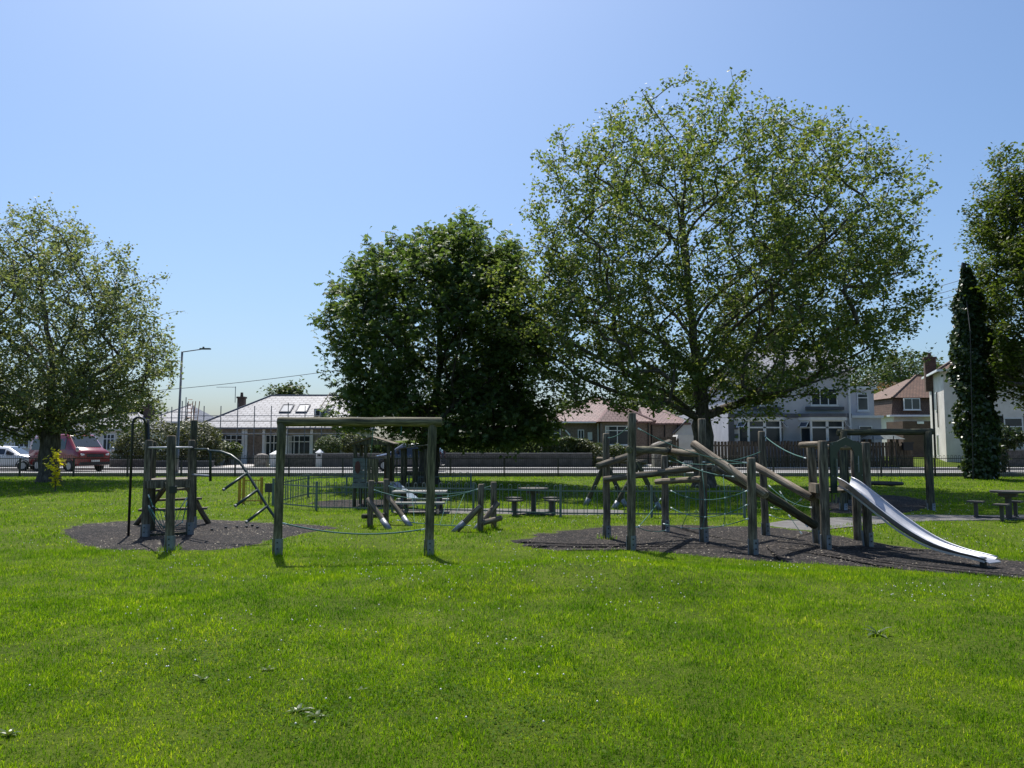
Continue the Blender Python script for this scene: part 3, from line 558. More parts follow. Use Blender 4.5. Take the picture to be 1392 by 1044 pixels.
for k in range(9): mb = MB(); t = (k + .5) / 9; p = q0.lerp(q1, t); mb.tube([p - Vector((.2, 0, 0)), p + Vector((.2, 0, 0))], .025, 5); mb.build('rung', 'scaffold_plank', ld, local=True)

# --- further houses on the left
def simple_house(label, px0, px1, Y, pye, pyr, wallm, roofm, depth=8, li=2.5, ri=2.5, wins=(), chim=None, cat='house', name='house', zb=.3):
    a = at(px0, 600, Y).x; b = at(px1, 600, Y).x; h = thing(name, label, cat, (a, Y, zb)); w = b - a; e = at(px0, pye, Y).z - zb; r = at(px0, pyr, Y + depth / 2).z - zb
    mb = MB(); mb.span(0, w, 0, depth, -.3, e - .1); mb.build('wall', wallm, h, local=True)
    rf, (E, F, A, B) = hip(0, w, 0, depth, e, r, li, ri); ro = rf.build('roof', roofm, h, local=True); ridge_tiles(ro, [(E, F)] + ([(A, E)] if li > 0 else []) + ([(B, F)] if ri > 0 else []), roofm, .09)
    for (q0, q1, y0, y1, c) in wins: window(h, at(q0, 600, Y).x - a, at(q1, 600, Y).x - a, at(px0, y1, Y).z - zb, at(px0, y0, Y).z - zb, 0, c, .7)
    if chim: chimney(ro, at(chim[0], 600, Y).x - a, depth / 2, e + .3, at(px0, chim[1], Y + depth / 2).z - zb, .7, .6)
    gutter(h, -.3, w + .3, -.4, e - .08); return h
simple_house('bungalow with hipped grey roof and orange ladders behind the tall shrub', 203, 258, 70, 573, 551, 'cream_render', 'roof_grey', 8, 1.8, 1.6, ((212, 222, 578, 590, 2), (236, 246, 578, 590, 2)), cat='bungalow', name='bungalow')
simple_house('long pale bungalow partly hidden by the left tree above the red van', 92, 196, 64, 583, 562, 'cream_render', 'roof_grey', 8, 2.5, 2.5, ((140, 156, 590, 612, 3), (160, 172, 590, 612, 2), (176, 188, 590, 612, 2), (110, 128, 590, 608, 3)), (170, 556), 'bungalow', 'bungalow')
simple_house('pale bungalow behind the white car', -70, 66, 66, 583, 560, 'white_render', 'roof_grey', 8, 2.5, 2.5, ((-20, 0, 590, 608, 3), (20, 40, 590, 608, 3)), None, 'bungalow', 'bungalow')
# scaffolding and ladders on that far left house
s2 = thing('scaffolding', 'scaffolding poles rising beside the hipped grey roof behind the shrub', 'scaffolding', (at(232, 600, 69).x, 69, .3))
for i, px in enumerate((204, 218, 232, 246, 251, 262)):
    q = at(px, 600, 69).x - s2.location.x; top = at(px, (548, 560, 553, 545, 540, 551)[i], 69).z - .3; mb = MB(); mb.tube([(q, 0, 0), (q, 0, top)], .045, 5); mb.build('upright', 'scaffold', s2, local=True)
for py in (568, 560): z = at(232, py, 69).z - .3; mb = MB(); mb.tube([(at(200, 600, 69).x - s2.location.x, .1, z), (at(266, 600, 69).x - s2.location.x, .1, z)], .035, 5); mb.build('rail', 'scaffold', s2, local=True)
ld = thing('ladder', 'pair of orange ladders standing against the hipped grey roof', 'ladder', (at(250, 600, 68.4).x, 68.4, .3))
for s_ in (-.2, .2, .45, .8): mb = MB(); mb.tube([(s_, 0, 0), (s_ + .25, .55, at(250, 545, 68.4).z - .3)], .04, 5); mb.build('rail', 'orange_ladder', ld, local=True)
for k in range(14): mb = MB(); t = (k + 1) / 15; mb.tube([(-.2 + .25 * t, .55 * t, 6 * t), (.2 + .25 * t, .55 * t, 6 * t)], .025, 4); mb.build('rung', 'orange_ladder', ld, local=True)

# --- bungalow with red tiled roof, front at Y = 58
Xa = at(738, 600, 58).x; Xb = at(884, 600, 58).x; b2 = thing('bungalow', 'brown pebbledash bungalow with pinkish red tiled hipped roof and porch', 'bungalow', (Xa, 58, .35)); w_ = Xb - Xa
e = at(780, 573, 58).z - .35; r = at(800, 541, 61.8).z - .35
mb = MB(); mb.span(0, w_, 0, 7.6, -.3, e - .1); mb.build('wall', 'pebbledash', b2, local=True)
rf, (E, F, A, B) = hip(0, w_, 0, 7.6, e, r, 4.0, 3.2); ro = rf.build('roof', 'roof_red', b2, local=True); ridge_tiles(ro, [(E, F), (A, E), (B, F)], 'roof_red', .1)
def l2(px): return at(px, 600, 58).x - Xa
def z2(py): return at(780, py, 58).z - .35
px0, px1 = l2(815), l2(856); mb = MB(); mb.span(px0, px1, -1.5, -.004, -.3, e - .1); mb.build('porch_wall', 'pebbledash', b2, local=True)
mb = MB(); o = .3; ym = -1.5 - o; rz_ = at(830, 553, 57.4).z - .35
mb.add([(px0 - o, ym, e - .06), (px1 + o, ym, e - .06), (px1 + o, .6, e - .06), (px0 - o, .6, e - .06), (px0 + .75, -.55, rz_), (px1 - .75, -.55, rz_), (px1 - .75, 2.4, rz_), (px0 + .75, 2.4, rz_)], [(0, 1, 5, 4), (1, 2, 6, 5), (3, 0, 4, 7), (4, 5, 6, 7), (0, 3, 2, 1)])
po = mb.build('porch_roof', 'roof_red', b2, local=True); ridge_tiles(po, [((px0 + .75, -.55, rz_), (px1 - .75, -.55, rz_)), ((px1 - .75, -.55, rz_), (px1 + o, ym, e))], 'roof_red', .07)
window(b2, l2(748), l2(762), z2(598), z2(580), 0, 1, .5); window(b2, l2(785.5), l2(794), z2(598), z2(584), 0, 2); window(b2, px0 + .25, px1 - .25, z2(605), z2(579.5), -1.5, 2, .75, curtain=True)
mb = MB(); mb.span(l2(799), l2(805), -.09, -.002, z2(598), z2(587.5)); mb.build('meter_box', 'white_trim', b2, local=True)
mb = MB(); mb.span(l2(799) - .05, l2(806) + .05, -.12, -.002, z2(600.5), z2(598.2)); mb.build('shelf', 'dark_trim', b2, local=True)
gutter(b2, -.35, px0 - .3, -.4, e - .08, 'white_trim'); pipe(b2, .1, -.09, 0, e - .1); pipe(b2, w_ - .15, -.09, 0, e - .1, 'black_metal'); pipe(b2, px0 - .12, -.2, 0, e - .1)
mb = MB(); mb.bar((l2(768), -.1, z2(584)), (l2(775), -.2, z2(592)), .06, .1); mb.build('bracket', 'white_trim', b2, local=True)
# rear wing
mb = MB(); mb.span(w_ + .004, w_ + 3.2, 2.2, 7.5, -.3, e - .16); mb.build('wing_wall', 'pebbledash', b2, local=True)
rf, (E, F, A, B) = hip(w_ + .3, w_ + 3.2, 2.2, 7.4, e - .06, r - .7, 0, 1.5, .3); rf.build('wing_roof', 'roof_red', b2, local=True)
for k in range(3): pipe(b2, w_ + .5 + k * 1.0, 2.1, .2, e - .2, 'black_metal')
# garage with white gable behind the sycamore trunk
Xg = at(918, 600, 60).x; g_ = thing('garage', 'white gabled garage beside the red roofed bungalow', 'garage', (Xg, 60, .35)); gw = at(966, 600, 60).x - Xg; ge = at(930, 589, 60).z - .35; gr = at(930, 566, 60).z - .35
mb = MB(); mb.prism([(0, 0, -.2), (gw, 0, -.2), (gw, 0, ge), (gw / 2, 0, gr), (0, 0, ge)], (0, 5, 0)); mb.build('wall', 'white_render', g_, local=True)
mb = MB()
for s_ in (0, 1):
    p0 = Vector((-.2, -.2, ge - .05)) if s_ == 0 else Vector((gw + .2, -.2, ge - .05)); p1 = Vector((gw / 2, -.2, gr + .12)); mb.prism([p0, p1, p1 + Vector((0, 0, .1)), p0 + Vector((0, 0, .1))], (0, 5.4, 0))
mb.build('roof', 'roof_grey', g_, local=True); mb = MB(); mb.span(.5, gw - .5, -.05, -.003, 0, 2.0); mb.build('garage_door', 'white_trim', g_, local=True)
# shed with blue-grey roof, left of the grey house
Xs = at(966, 600, 62).x; sh = thing('shed', 'low shed with dark blue grey roof beside the grey house', 'shed', (Xs, 62, .4)); sw = at(992, 600, 62).x - Xs; se = at(970, 578, 62).z - .4; sr = at(970, 559, 64).z - .4
mb = MB(); mb.span(0, sw, 0, 4, -.2, se); mb.build('wall', 'dim_render', sh, local=True); mb = MB(); mb.prism([(-.2, -.3, se), (-.2, 4.3, sr), (-.2, 4.3, sr + .15), (-.2, -.3, se + .15)], (sw + .4, 0, 0)); mb.build('roof', 'dark_trim', sh, local=True)

# --- grey rendered house with two bays, front at Y = 52
Xc = at(991, 600, 52).x; Xd = at(1158, 600, 52).x; gh = thing('house', 'two storey pale grey rendered house with bay windows and dark quoins', 'house', (Xc, 52, .4)); w_ = Xd - Xc
def l3(px, Y=52): return at(px, 600, Y).x - Xc
def z3(py, Y=52): return at(1080, py, Y).z - .4
e = z3(505); r = z3(474, 56); zb = z3(565)
mb = MB(); mb.span(0, w_, 0, 8, -.3, e - .1); mb.build('wall', 'grey_render', gh, local=True)
rf, (E, F, A, B) = hip(0, w_, 0, 8, e, r, 3.0, 0, .35); ro = rf.build('roof', 'roof_slate', gh, local=True); ridge_tiles(ro, [(E, F), (A, E)], 'dark_trim', .1); chimney(ro, 4.5, 4, r - .4, r + .9, .9, .6, 'brick', 2)
mb = MB(); mb.span(-.03, w_ + .03, -.05, -.002, zb - .14, zb + .14); mb.build('string_band', 'dark_trim', gh, local=True)
k = 0; z = -.2
while z < zb - .5:
    for (xq, s_) in ((0, 1),):
        L = .62 if k % 2 else .36; mb = MB(); mb.span(-.035, L, -.04, -.003, z, z + .3); mb.build('quoin', 'dark_trim', gh, local=True)
    z += .3; k += 1
def bay(px0, px1):
    a, b = l3(px0), l3(px1); d = .75; c = .45; zt = z3(568); zs = z3(600) - .35; zh = z3(571.5)
    mb = MB(); mb.prism([(a, -.003, -.3), (a + c, -d, -.3), (b - c, -d, -.3), (b, -.003, -.3)], (0, 0, zs + .3)); by = mb.build('bay', 'grey_render', gh, local=True)
    mb = MB(); mb.prism([(a - .12, -.06, zh), (a + c - .06, -d - .12, zh), (b - c + .06, -d - .12, zh), (b + .12, -.06, zh)], (0, 0, .2)); mb.build('fascia', 'white_trim', by, local=True)
    mb = MB(); mb.prism([(a - .16, -.06, zh + .2), (a + c - .1, -d - .16, zh + .2), (b - c + .1, -d - .16, zh + .2), (b + .16, -.06, zh + .2)], (0, 0, .24)); mb.build('canopy', 'dark_trim', by, local=True)
    segs = [((a, 0), (a + c, -d), 1), ((a + c, -d), (b - c, -d), 2), ((b - c, -d), (b, 0), 1)]
    for (p, q, n) in segs:
        P = Vector((p[0], p[1], 0)); Q = Vector((q[0], q[1], 0)); dr = (Q - P).normalized(); L = (Q - P).length; nn = Vector((dr.y, -dr.x, 0)); fr = MB(); h0, h1 = zs, zh; fw = .09
        def B_(t0, t1, za, zb_, dep=.06, off=0): fr.prism([P + dr * t0 + nn * off + Vector((0, 0, za)), P + dr * t1 + nn * off + Vector((0, 0, za)), P + dr * t1 + nn * off + Vector((0, 0, zb_)), P + dr * t0 + nn * off + Vector((0, 0, zb_))], -nn * dep)
        B_(0, fw, h0, h1); B_(L - fw, L, h0, h1); B_(fw, L - fw, h0, h0 + fw); B_(fw, L - fw, h1 - fw, h1); zt_ = h0 + (h1 - h0) * .72; B_(fw, L - fw, zt_ - .05, zt_ + .05)
        if n == 2: B_(L / 2 - .09, L / 2 + .09, h0 + fw, h1 - fw)
        wn = fr.build('window', 'white_trim', by, local=True)
        cuts = [fw, L - fw] if n == 1 else [fw, L / 2 - .09, L / 2 + .09, L - fw]
        for i in range(0, len(cuts), 2):
            for za, zb_ in ((h0 + fw, zt_ - .05), (zt_ + .05, h1 - fw)):
                fr = MB(); B_(cuts[i], cuts[i + 1], za, zb_, .02, -.035); fr.build('pane', 'glass', by, local=True)
        if n == 1:                                               # little top-hung light standing open
            m2 = MB(); t0, t1 = fw + .02, L - fw - .02; top = h1 - fw; bot = zt_ + .02
            for (ta, tb, fa, fb) in ((t0, t0 + .05, 0, 1), (t1 - .05, t1, 0, 1), (t0, t1, .85, 1), (t0, t1, 0, .12)):
                q = [P + dr * t + nn * (.02 + .3 * f) + Vector((0, 0, top + (bot - top) * f)) for t, f in ((ta, fa), (tb, fa), (tb, fb), (ta, fb))]; m2.prism(q, nn * .035)
            m2.build('open_light', 'white_trim', by, local=True)
            m2 = MB(); q = [P + dr * t + nn * (.03 + .3 * f) + Vector((0, 0, top + (bot - top) * f)) for t, f in ((t0 + .05, .12), (t1 - .05, .12), (t1 - .05, .85), (t0 + .05, .85))]; m2.prism(q, nn * .01); m2.build('pane', 'glass_sky', by, local=True)
bay(1004, 1066); bay(1088, 1150)
window(gh, l3(1020), l3(1054), z3(551), z3(528), 0, 3, .7); window(gh, l3(1104), l3(1140), z3(551), z3(528), 0, 3, .7)
for (a, b) in ((1012, 1062), (1096, 1148)): mb = MB(); mb.span(l3(a), l3(b), -.14, -.004, z3(557.5), z3(553)); mb.build('sill_course', 'dark_trim', gh, local=True)
pipe(gh, w_ - .12, -.1, 0, e - .1, 'white_trim', .07); gutter(gh, -.3, w_ + .2, -.38, e - .08)
# flat roofed side extensions
Y2 = 55; a, b = at(1158, 600, Y2).x - Xc, at(1190, 600, Y2).x - Xc; zt = z3(529, Y2); mb = MB(); mb.span(w_ + .004, b, Y2 - 52, Y2 - 52 + 4, -.3, zt); mb.build('side_extension', 'grey_render', gh, local=True)
mb = MB(); mb.span(w_ + .002, b + .15, Y2 - 52 - .15, Y2 - 52 + 4.1, zt, zt + .18); mb.build('flat_roof', 'white_trim', gh, local=True); window(gh, at(1167, 600, Y2).x - Xc, at(1182, 600, Y2).x - Xc, z3(558, Y2), z3(535, Y2), 3, 1, .75)
Y3 = 53.5; b = at(1199, 600, Y3).x - Xc; zt = z3(568, Y3); mb = MB(); mb.span(w_ + .004, b, 1.5, 2.99, -.3, zt); mb.build('porch', 'grey_render', gh, local=True); mb = MB(); mb.span(w_ + .003, b + .12, 1.35, 2.985, zt, zt + .16); mb.build('porch_roof', 'white_trim', gh, local=True)
window(gh, at(1168, 600, Y3).x - Xc, at(1186, 600, Y3).x - Xc, z3(605, Y3), z3(579, Y3), 1.5, 1, 0)

# --- brown tile-hung house behind, Y = 74
Xe = at(1213, 600, 74).x; bh = thing('house', 'brown tile hung house with hipped clay roof set behind the grey house', 'house', (Xe, 74, 1.0)); w_ = at(1280, 600, 74).x - Xe
def z4(py): return at(1230, py, 74).z - 1.0
mb = MB(); mb.span(.4, w_, .4, 8, -.5, z4(565)); mb.build('wall', 'cream_render', bh, local=True)
mb = MB(); mb.prism([(0, 0, z4(565)), (w_ + .3, 0, z4(565)), (w_ + .3, .5, z4(541)), (.45, .5, z4(541))], (0, 7.5, 0)); mb.build('tile_hung_storey', 'tile_hung', bh, local=True)
mb = MB(); zt, zr = z4(540.5), z4(514) ; mb.add([(.2, .1, zt), (w_ + .5, .1, zt), (w_ + .5, 8, zt), (.2, 8, zt), (4.6, 4, zr + .6), (w_ + .5, 4, zr + .6)], [(0, 1, 5, 4), (2, 3, 4, 5), (3, 0, 4), (1, 2, 5), (0, 3, 2, 1)]); ro = mb.build('roof', 'roof_brown', bh, local=True); ridge_tiles(ro, [((.2, .1, zt), (4.6, 4, zr + .6)), ((4.6, 4, zr + .6), (w_ + .5, 4, zr + .6))], 'roof_brown', .12)
window(bh, at(1230, 600, 74).x - Xe, at(1252, 600, 74).x - Xe, z4(557), z4(541.5), -.02, 2, 0, depth=.12); mb = MB(); mb.span(-.3, w_, -.35, .3, z4(566.5), z4(564)); mb.build('gutter', 'white_trim', bh, local=True)
mb = MB(); mb.span(-.7, 3.6, -3.5, -.4, -.5, z4(574)); q = mb.build('front_extension', 'brick', bh, local=True); 
for k in range(2): mb = MB(); mb.span(.6 + k * 1.5, 1.2 + k * 1.5, -3.56, -3.502, z4(577.5), z4(574.5)); mb.build('vent', 'white_trim', q, local=True)
window(bh, 4.6, w_ - .1, z4(585), z4(568), .4, 3, .6)

# --- white house with tall chimney, turned towards the road
C = at(1287, 626, 54); wh = thing('house', 'tall cream rendered house with brown roof and tall brick chimney beside the ivy', 'house', (C.x, 54, .75), math.atan2(-.345, .94))
def z5(py): return at(1287, py, 54).z - .75
e = z5(503); WL = 9.5; D = 6.2; mb = MB(); mb.span(0, WL, 0, D, -.6, e); mb.build('wall', 'cream_render', wh, local=True)
rz5 = e + 1.9; mb = MB(); o = .35; mb.add([(-o, -o, e), (WL, -o, e), (WL, D + o, e), (-o, D + o, e), (2.6, D / 2, rz5), (WL, D / 2, rz5)], [(0, 1, 5, 4), (2, 3, 4, 5), (3, 0, 4), (1, 2, 5), (0, 3, 2, 1)]); ro = mb.build('roof', 'roof_brown', wh, local=True); ridge_tiles(ro, [((-o, -o, e), (2.6, D / 2, rz5)), ((2.6, D / 2, rz5), (WL, D / 2, rz5))], 'roof_brown', .1)
mb = MB(); mb.span(-o - .08, WL, -o - .1, -o - .005, e - .12, e + .03); mb.span(-o - .1, -o - .005, -o - .005, D + o, e - .12, e + .03); mb.build('gutter', 'white_trim', wh, local=True)
chimney(ro, -.12, 4.6, e - 1.2, z5(479), .75, .75, 'brick', 1)
pipe(wh, -.07, 4.3, -.3, e - .2, 'black_metal', .07); pipe(wh, -.07, 2.4, z5(580), z5(530), 'black_metal', .04)
for (y0, y1, za, zb_) in ((2.9, 3.5, z5(556), z5(530)), (2.9, 3.4, z5(620), z5(590))):
    mb = MB(); mb.span(-.05, -.002, y0, y1, za, zb_); sw_ = mb.build('side_window', 'white_trim', wh, local=True); mb = MB(); mb.span(-.056, -.051, y0 + .06, y1 - .06, za + .06, zb_ - .06); mb.build('pane', 'glass', sw_, local=True)
xw = 3.6; window(wh, 3.55, 4.65, z5(598), z5(569), 0, 1, .6); window(wh, 6.3, 7.6, z5(598), z5(569), 0, 2, .6)
for x in (3.15, 4.72): mb = MB(); mb.span(x, x + .36, -.05, -.002, z5(600), z5(566)); mb.build('shutter', 'black_metal', wh, local=True)
mb = MB(); mb.box((2.0, -.2, .35), (.8, .3, .9)); mb.build('meter_cupboard', 'wall_grey', wh, local=True)

# ------------------------------------------------------------------ walls, piers and fences on the far side of the road
def wall(name, label, px0, px1, Y, py, mat, cat='wall', th=.25, cap='kerb', zb=.3):
    a, b = at(px0, 600, Y).x, at(px1, 600, Y).x; z = at((px0 + px1) / 2, py, Y).z; t = thing(name, label, cat, ((a + b) / 2, Y, zb)); n = max(1, int((b - a) / 2.2))
    mb = MB(); mb.span(a, b, Y, Y + th, zb - .1, z - .07); mb.build('wall_body', mat, t)
    for i in range(n): mb = MB(); q = a + (b - a) * i / n; mb.span(q + .006, q + (b - a) / n - .006, Y - .03, Y + th + .03, z - .07, z); mb.build('coping', cap, t)
    return t
def pier(label, px, Y, py, w, mat, capm, pyr=True):
    c = at(px, 600, Y); z = at(px, py, Y).z; t = thing('gate_pier', label, 'gate pier', (c.x, Y, .3)); h = z - .3
    mb = MB(); mb.span(-w / 2, w / 2, 0, w, -.1, h - .16); mb.build('shaft', mat, t, local=True); mb = MB(); o = .05
    if pyr: mb.add([(-w / 2 - o, -o, h - .16), (w / 2 + o, -o, h - .16), (w / 2 + o, w + o, h - .16), (-w / 2 - o, w + o, h - .16), (0, w / 2, h + .08)], [(0, 1, 4), (1, 2, 4), (2, 3, 4), (3, 0, 4), (3, 2, 1, 0)])
    else: mb.ball((0, w / 2, h - .2), w * .56, 10, 6, (1, 1, .45))
    mb.build('cap', capm, t, local=True); return t
pier('rounded rubble stone gate pier at the driveway', 354, 50.4, 616, .75, 'stone', 'stone', False)
pier('white gate pier with pyramid cap on the driveway', 374, 50.4, 614, .62, 'white_render', 'white_trim')
p_ = pier('white painted gate pier at the end of the grey garden wall', 434, 50.4, 612, .4, 'white_render', 'white_trim', True)
mb = MB(); mb.span(-.11, .11, -.03, -.002, .82, .95); mb.build('name_plate', 'black_metal', p_, local=True)
pier('stone gate pier with pyramid cap beside the red roofed bungalow', 899, 50.4, 601, .95, 'stone', 'stone')
wall('garden_wall', 'grey garden wall between the white gate pier and the wooden playhouse', 438, 526, 50.3, 616, 'wall_grey')
wall('garden_wall', 'low dark garden wall behind the blue car', 526, 597, 50.3, 619, 'wall_grey')
wall('garden_wall', 'long grey wall with a hedge growing over it', 597, 805, 50.3, 615.5, 'wall_grey')
wall('garden_wall', 'dark garden wall between the white and stone gate piers', 379, 430, 51.0, 617, 'dark_stone')
wall('garden_wall', 'pale low wall under the big shrub beside the driveway', 196, 290, 50.3, 626, 'wall_grey', zb=.3)
wall('garden_wall', 'dark wall under the shrub beside the red van', 150, 196, 50.3, 624, 'dark_stone')
wall('garden_wall', 'dark stone garden wall below the cream house beyond the ivy', 1352, 1420, 50.3, 611, 'dark_stone')
wall('garden_wall', 'low wall in front of the pale bungalow behind the white car', -60, 60, 50.6, 622, 'wall_grey')
# timber fence of upright boards
def board_fence(label, px0, px1, Y, py, bw=.17, gap=.045, arch=0.0):
    a, b = at(px0, 600, Y).x, at(px1, 600, Y).x; t = thing('timber_fence', label, 'fence', ((a + b) / 2, Y, .35)); hgt = at(px0, py, Y).z - .35; n = int((b - a) / (bw + gap)); base = MB(); base.prism([(-bw / 2, 0, 0), (bw / 2, 0, 0), (bw / 2, 0, hgt - .02), (bw / 2 - .03, 0, hgt), (-bw / 2 + .03, 0, hgt), (-bw / 2, 0, hgt - .02)], (0, .03, 0))
    first = base.build('board', 'board', t, local=True)
    for i in range(n):
        o = first if i == 0 else first.copy()
        if i: COL.objects.link(o); o.parent = t
        o.location = (a + (i + .5) * (bw + gap) - t.location.x, random.uniform(-.012, .012), random.uniform(-.03, .02) + arch * math.sin(math.pi * i / n)); o.rotation_euler = (0, random.uniform(-.008, .008), 0)
    for z in (.35, hgt - .35): mb = MB(); mb.span(a - t.location.x, b - t.location.x, .034, .09, z, z + .1); mb.build('rail', 'board', t, local=True)
    k = a
    while k <= b + .01: mb = MB(); mb.span(k - t.location.x - .06, k - t.location.x + .06, .095, .2, -.2, hgt - .1); mb.build('post', 'board', t, local=True); k += (b - a) / max(1, round((b - a) / 2.4))
    return t
board_fence('tall fence of dark upright boards in front of the grey house', 966, 1176, 50.3, 599.5)
board_fence('short run of dark upright boards below the small hipped shelter roof', 1180, 1222, 50.3, 601)
board_fence('pale close boarded fence beside the red roofed bungalow', 889, 922, 52.5, 594, .16, .01)
board_fence('pale upright board fence in the gap behind the sycamore trunk', 966, 992, 57, 590, .16, .02)
# small hipped shelter over the gate
s_ = at(1199, 600, 50.8); st = thing('garden_shelter', 'small hipped grey roof on timber posts beside the board fence', 'shelter', (s_.x, 50.8, .35)); z0 = at(1199, 597, 50.8).z - .35; z1 = at(1199, 589.5, 50.8).z - .35
mb = MB(); mb.add([(-1.15, -.8, z0), (1.15, -.8, z0), (1.15, .8, z0), (-1.15, .8, z0), (-.6, 0, z1), (.6, 0, z1)], [(0, 1, 5, 4), (1, 2, 5), (2, 3, 4, 5), (3, 0, 4), (3, 2, 1, 0)]); mb.build('roof', 'panel_grey', st, local=True)
for x in (-.9, .9):
    for y in (-.2, .6): mb = MB(); mb.span(x - .06, x + .06, y - .06, y + .06, -.2, z0 + .05); mb.build('post', 'board', st, local=True)
# weathered gate post pile / bin store
c = at(1234, 600, 50.0); g_ = thing('garden_gate', 'dark timber gate with black letter box beside the lawn', 'gate', (c.x, 50.3, .35)); hh = at(1234, 607, 50.3).z - .35
for i in range(5): mb = MB(); mb.span(-.5 + i * .2, -.32 + i * .2, 0, .05, 0, hh + .1 * math.sin(math.pi * (i + .5) / 5)); mb.build('board', 'board', g_, local=True)
mb = MB(); mb.span(-.25, .35, -.25, -.004, hh - .25, hh + .2); mb.span(-.3, .4, -.3, -.003, hh + .2, hh + .28); mb.build('letter_box', 'trim_black', g_, local=True)
# covered pale thing (a tarped trailer) between bungalow and trunk
a = at(918, 612, 49.4); tr = thing('tarped_trailer', 'pale grey tarpaulin covered trailer next to the stone gate pier', 'trailer', (at(934, 600, 53).x, 53, .44)); zt = at(934, 591, 53).z - .44; z0 = at(934, 611, 53).z - .44
mb = MB(); mb.prism([(-.9, 0, z0), (1.05, 0, z0), (.9, 0, zt), (-.62, 0, zt)], (0, 1.6, 0)); mb.build('tarpaulin', 'cream_render', tr, local=True); mb = MB(); mb.span(-.85, 1.0, .1, 1.5, .35, z0 + .002); mb.build('bed', 'trim_black', tr, local=True)
for x in (-.55, .7): mb = MB(); mb.tube([(x, -.02, .33), (x, .2, .33)], .33, 14); mb.build('wheel', 'tyre', tr, local=True)

# ------------------------------------------------------------------ trees and shrubs
LEAF = {  # template verts (x across, y along, z up) and faces
 'maple': (np.array([(0, 0, 0), (.42, .2, .05), (.5, .62, .0), (.2, .62, .06), (0, 1, -.04), (-.2, .62, .06), (-.5, .62, .0), (-.42, .2, .05)]), [(0, 1, 2, 3), (0, 3, 4, 5), (0, 5, 6, 7)]),
 'maple4': (np.array([(0, 0, 0), (.5, .38, .05), (.22, .72, .03), (0, 1, -.05), (-.22, .72, .03), (-.5, .38, .05)]), [(0, 1, 2, 3), (0, 3, 4, 5)]),
 'oval': (np.array([(0, 0, 0), (.3, .45, .06), (0, 1, 0), (-.3, .45, .06)]), [(0, 1, 2), (0, 2, 3)]),
}
def _palm():
    v = [(0, 0, 0)]; f = []
    for k in range(5):
        a = (k - 2) * .62; c, s = math.sin(a), math.cos(a); L = 1.0 - .12 * abs(k - 2); b = len(v)
        p = lambda t, o, z: (c * t * L + s * o, s * t * L - c * o, z)
        v += [p(.62, .16, -.02), p(1, 0, -.3), p(.62, -.16, -.02)]; f.append((0, b, b + 1, b + 2))
    return np.array(v), f
LEAF['palmate'] = _palm()
def leaves(kind, P, size, up=0.5, droop=0.0, rng=RNG, outward=None):
    T, F = LEAF[kind]; n = len(P); nr = rng.normal(size=(n, 3)); nr[:, 2] = np.abs(nr[:, 2]) + up
    if outward is not None: nr += outward
    nr /= np.linalg.norm(nr, axis=1, keepdims=True); d = rng.normal(size=(n, 3)); d[:, 2] -= droop
    d -= nr * (d * nr).sum(1, keepdims=True); d /= np.linalg.norm(d, axis=1, keepdims=True) + 1e-9; s = np.cross(d, nr); sz = (size * (0.65 + 0.7 * rng.random(n)))[:, None, None]
    V = P[:, None] + sz * (T[None, :, 0:1] * s[:, None] + T[None, :, 1:2] * d[:, None] + T[None, :, 2:3] * nr[:, None])
    k = len(T); fl = np.concatenate([np.array(f) for f in F]); ff = ((np.arange(n) * k)[:, None] + fl[None]).ravel(); ss_ = np.tile([len(f) for f in F], n)
    return V.reshape(-1, 3), ff, ss_
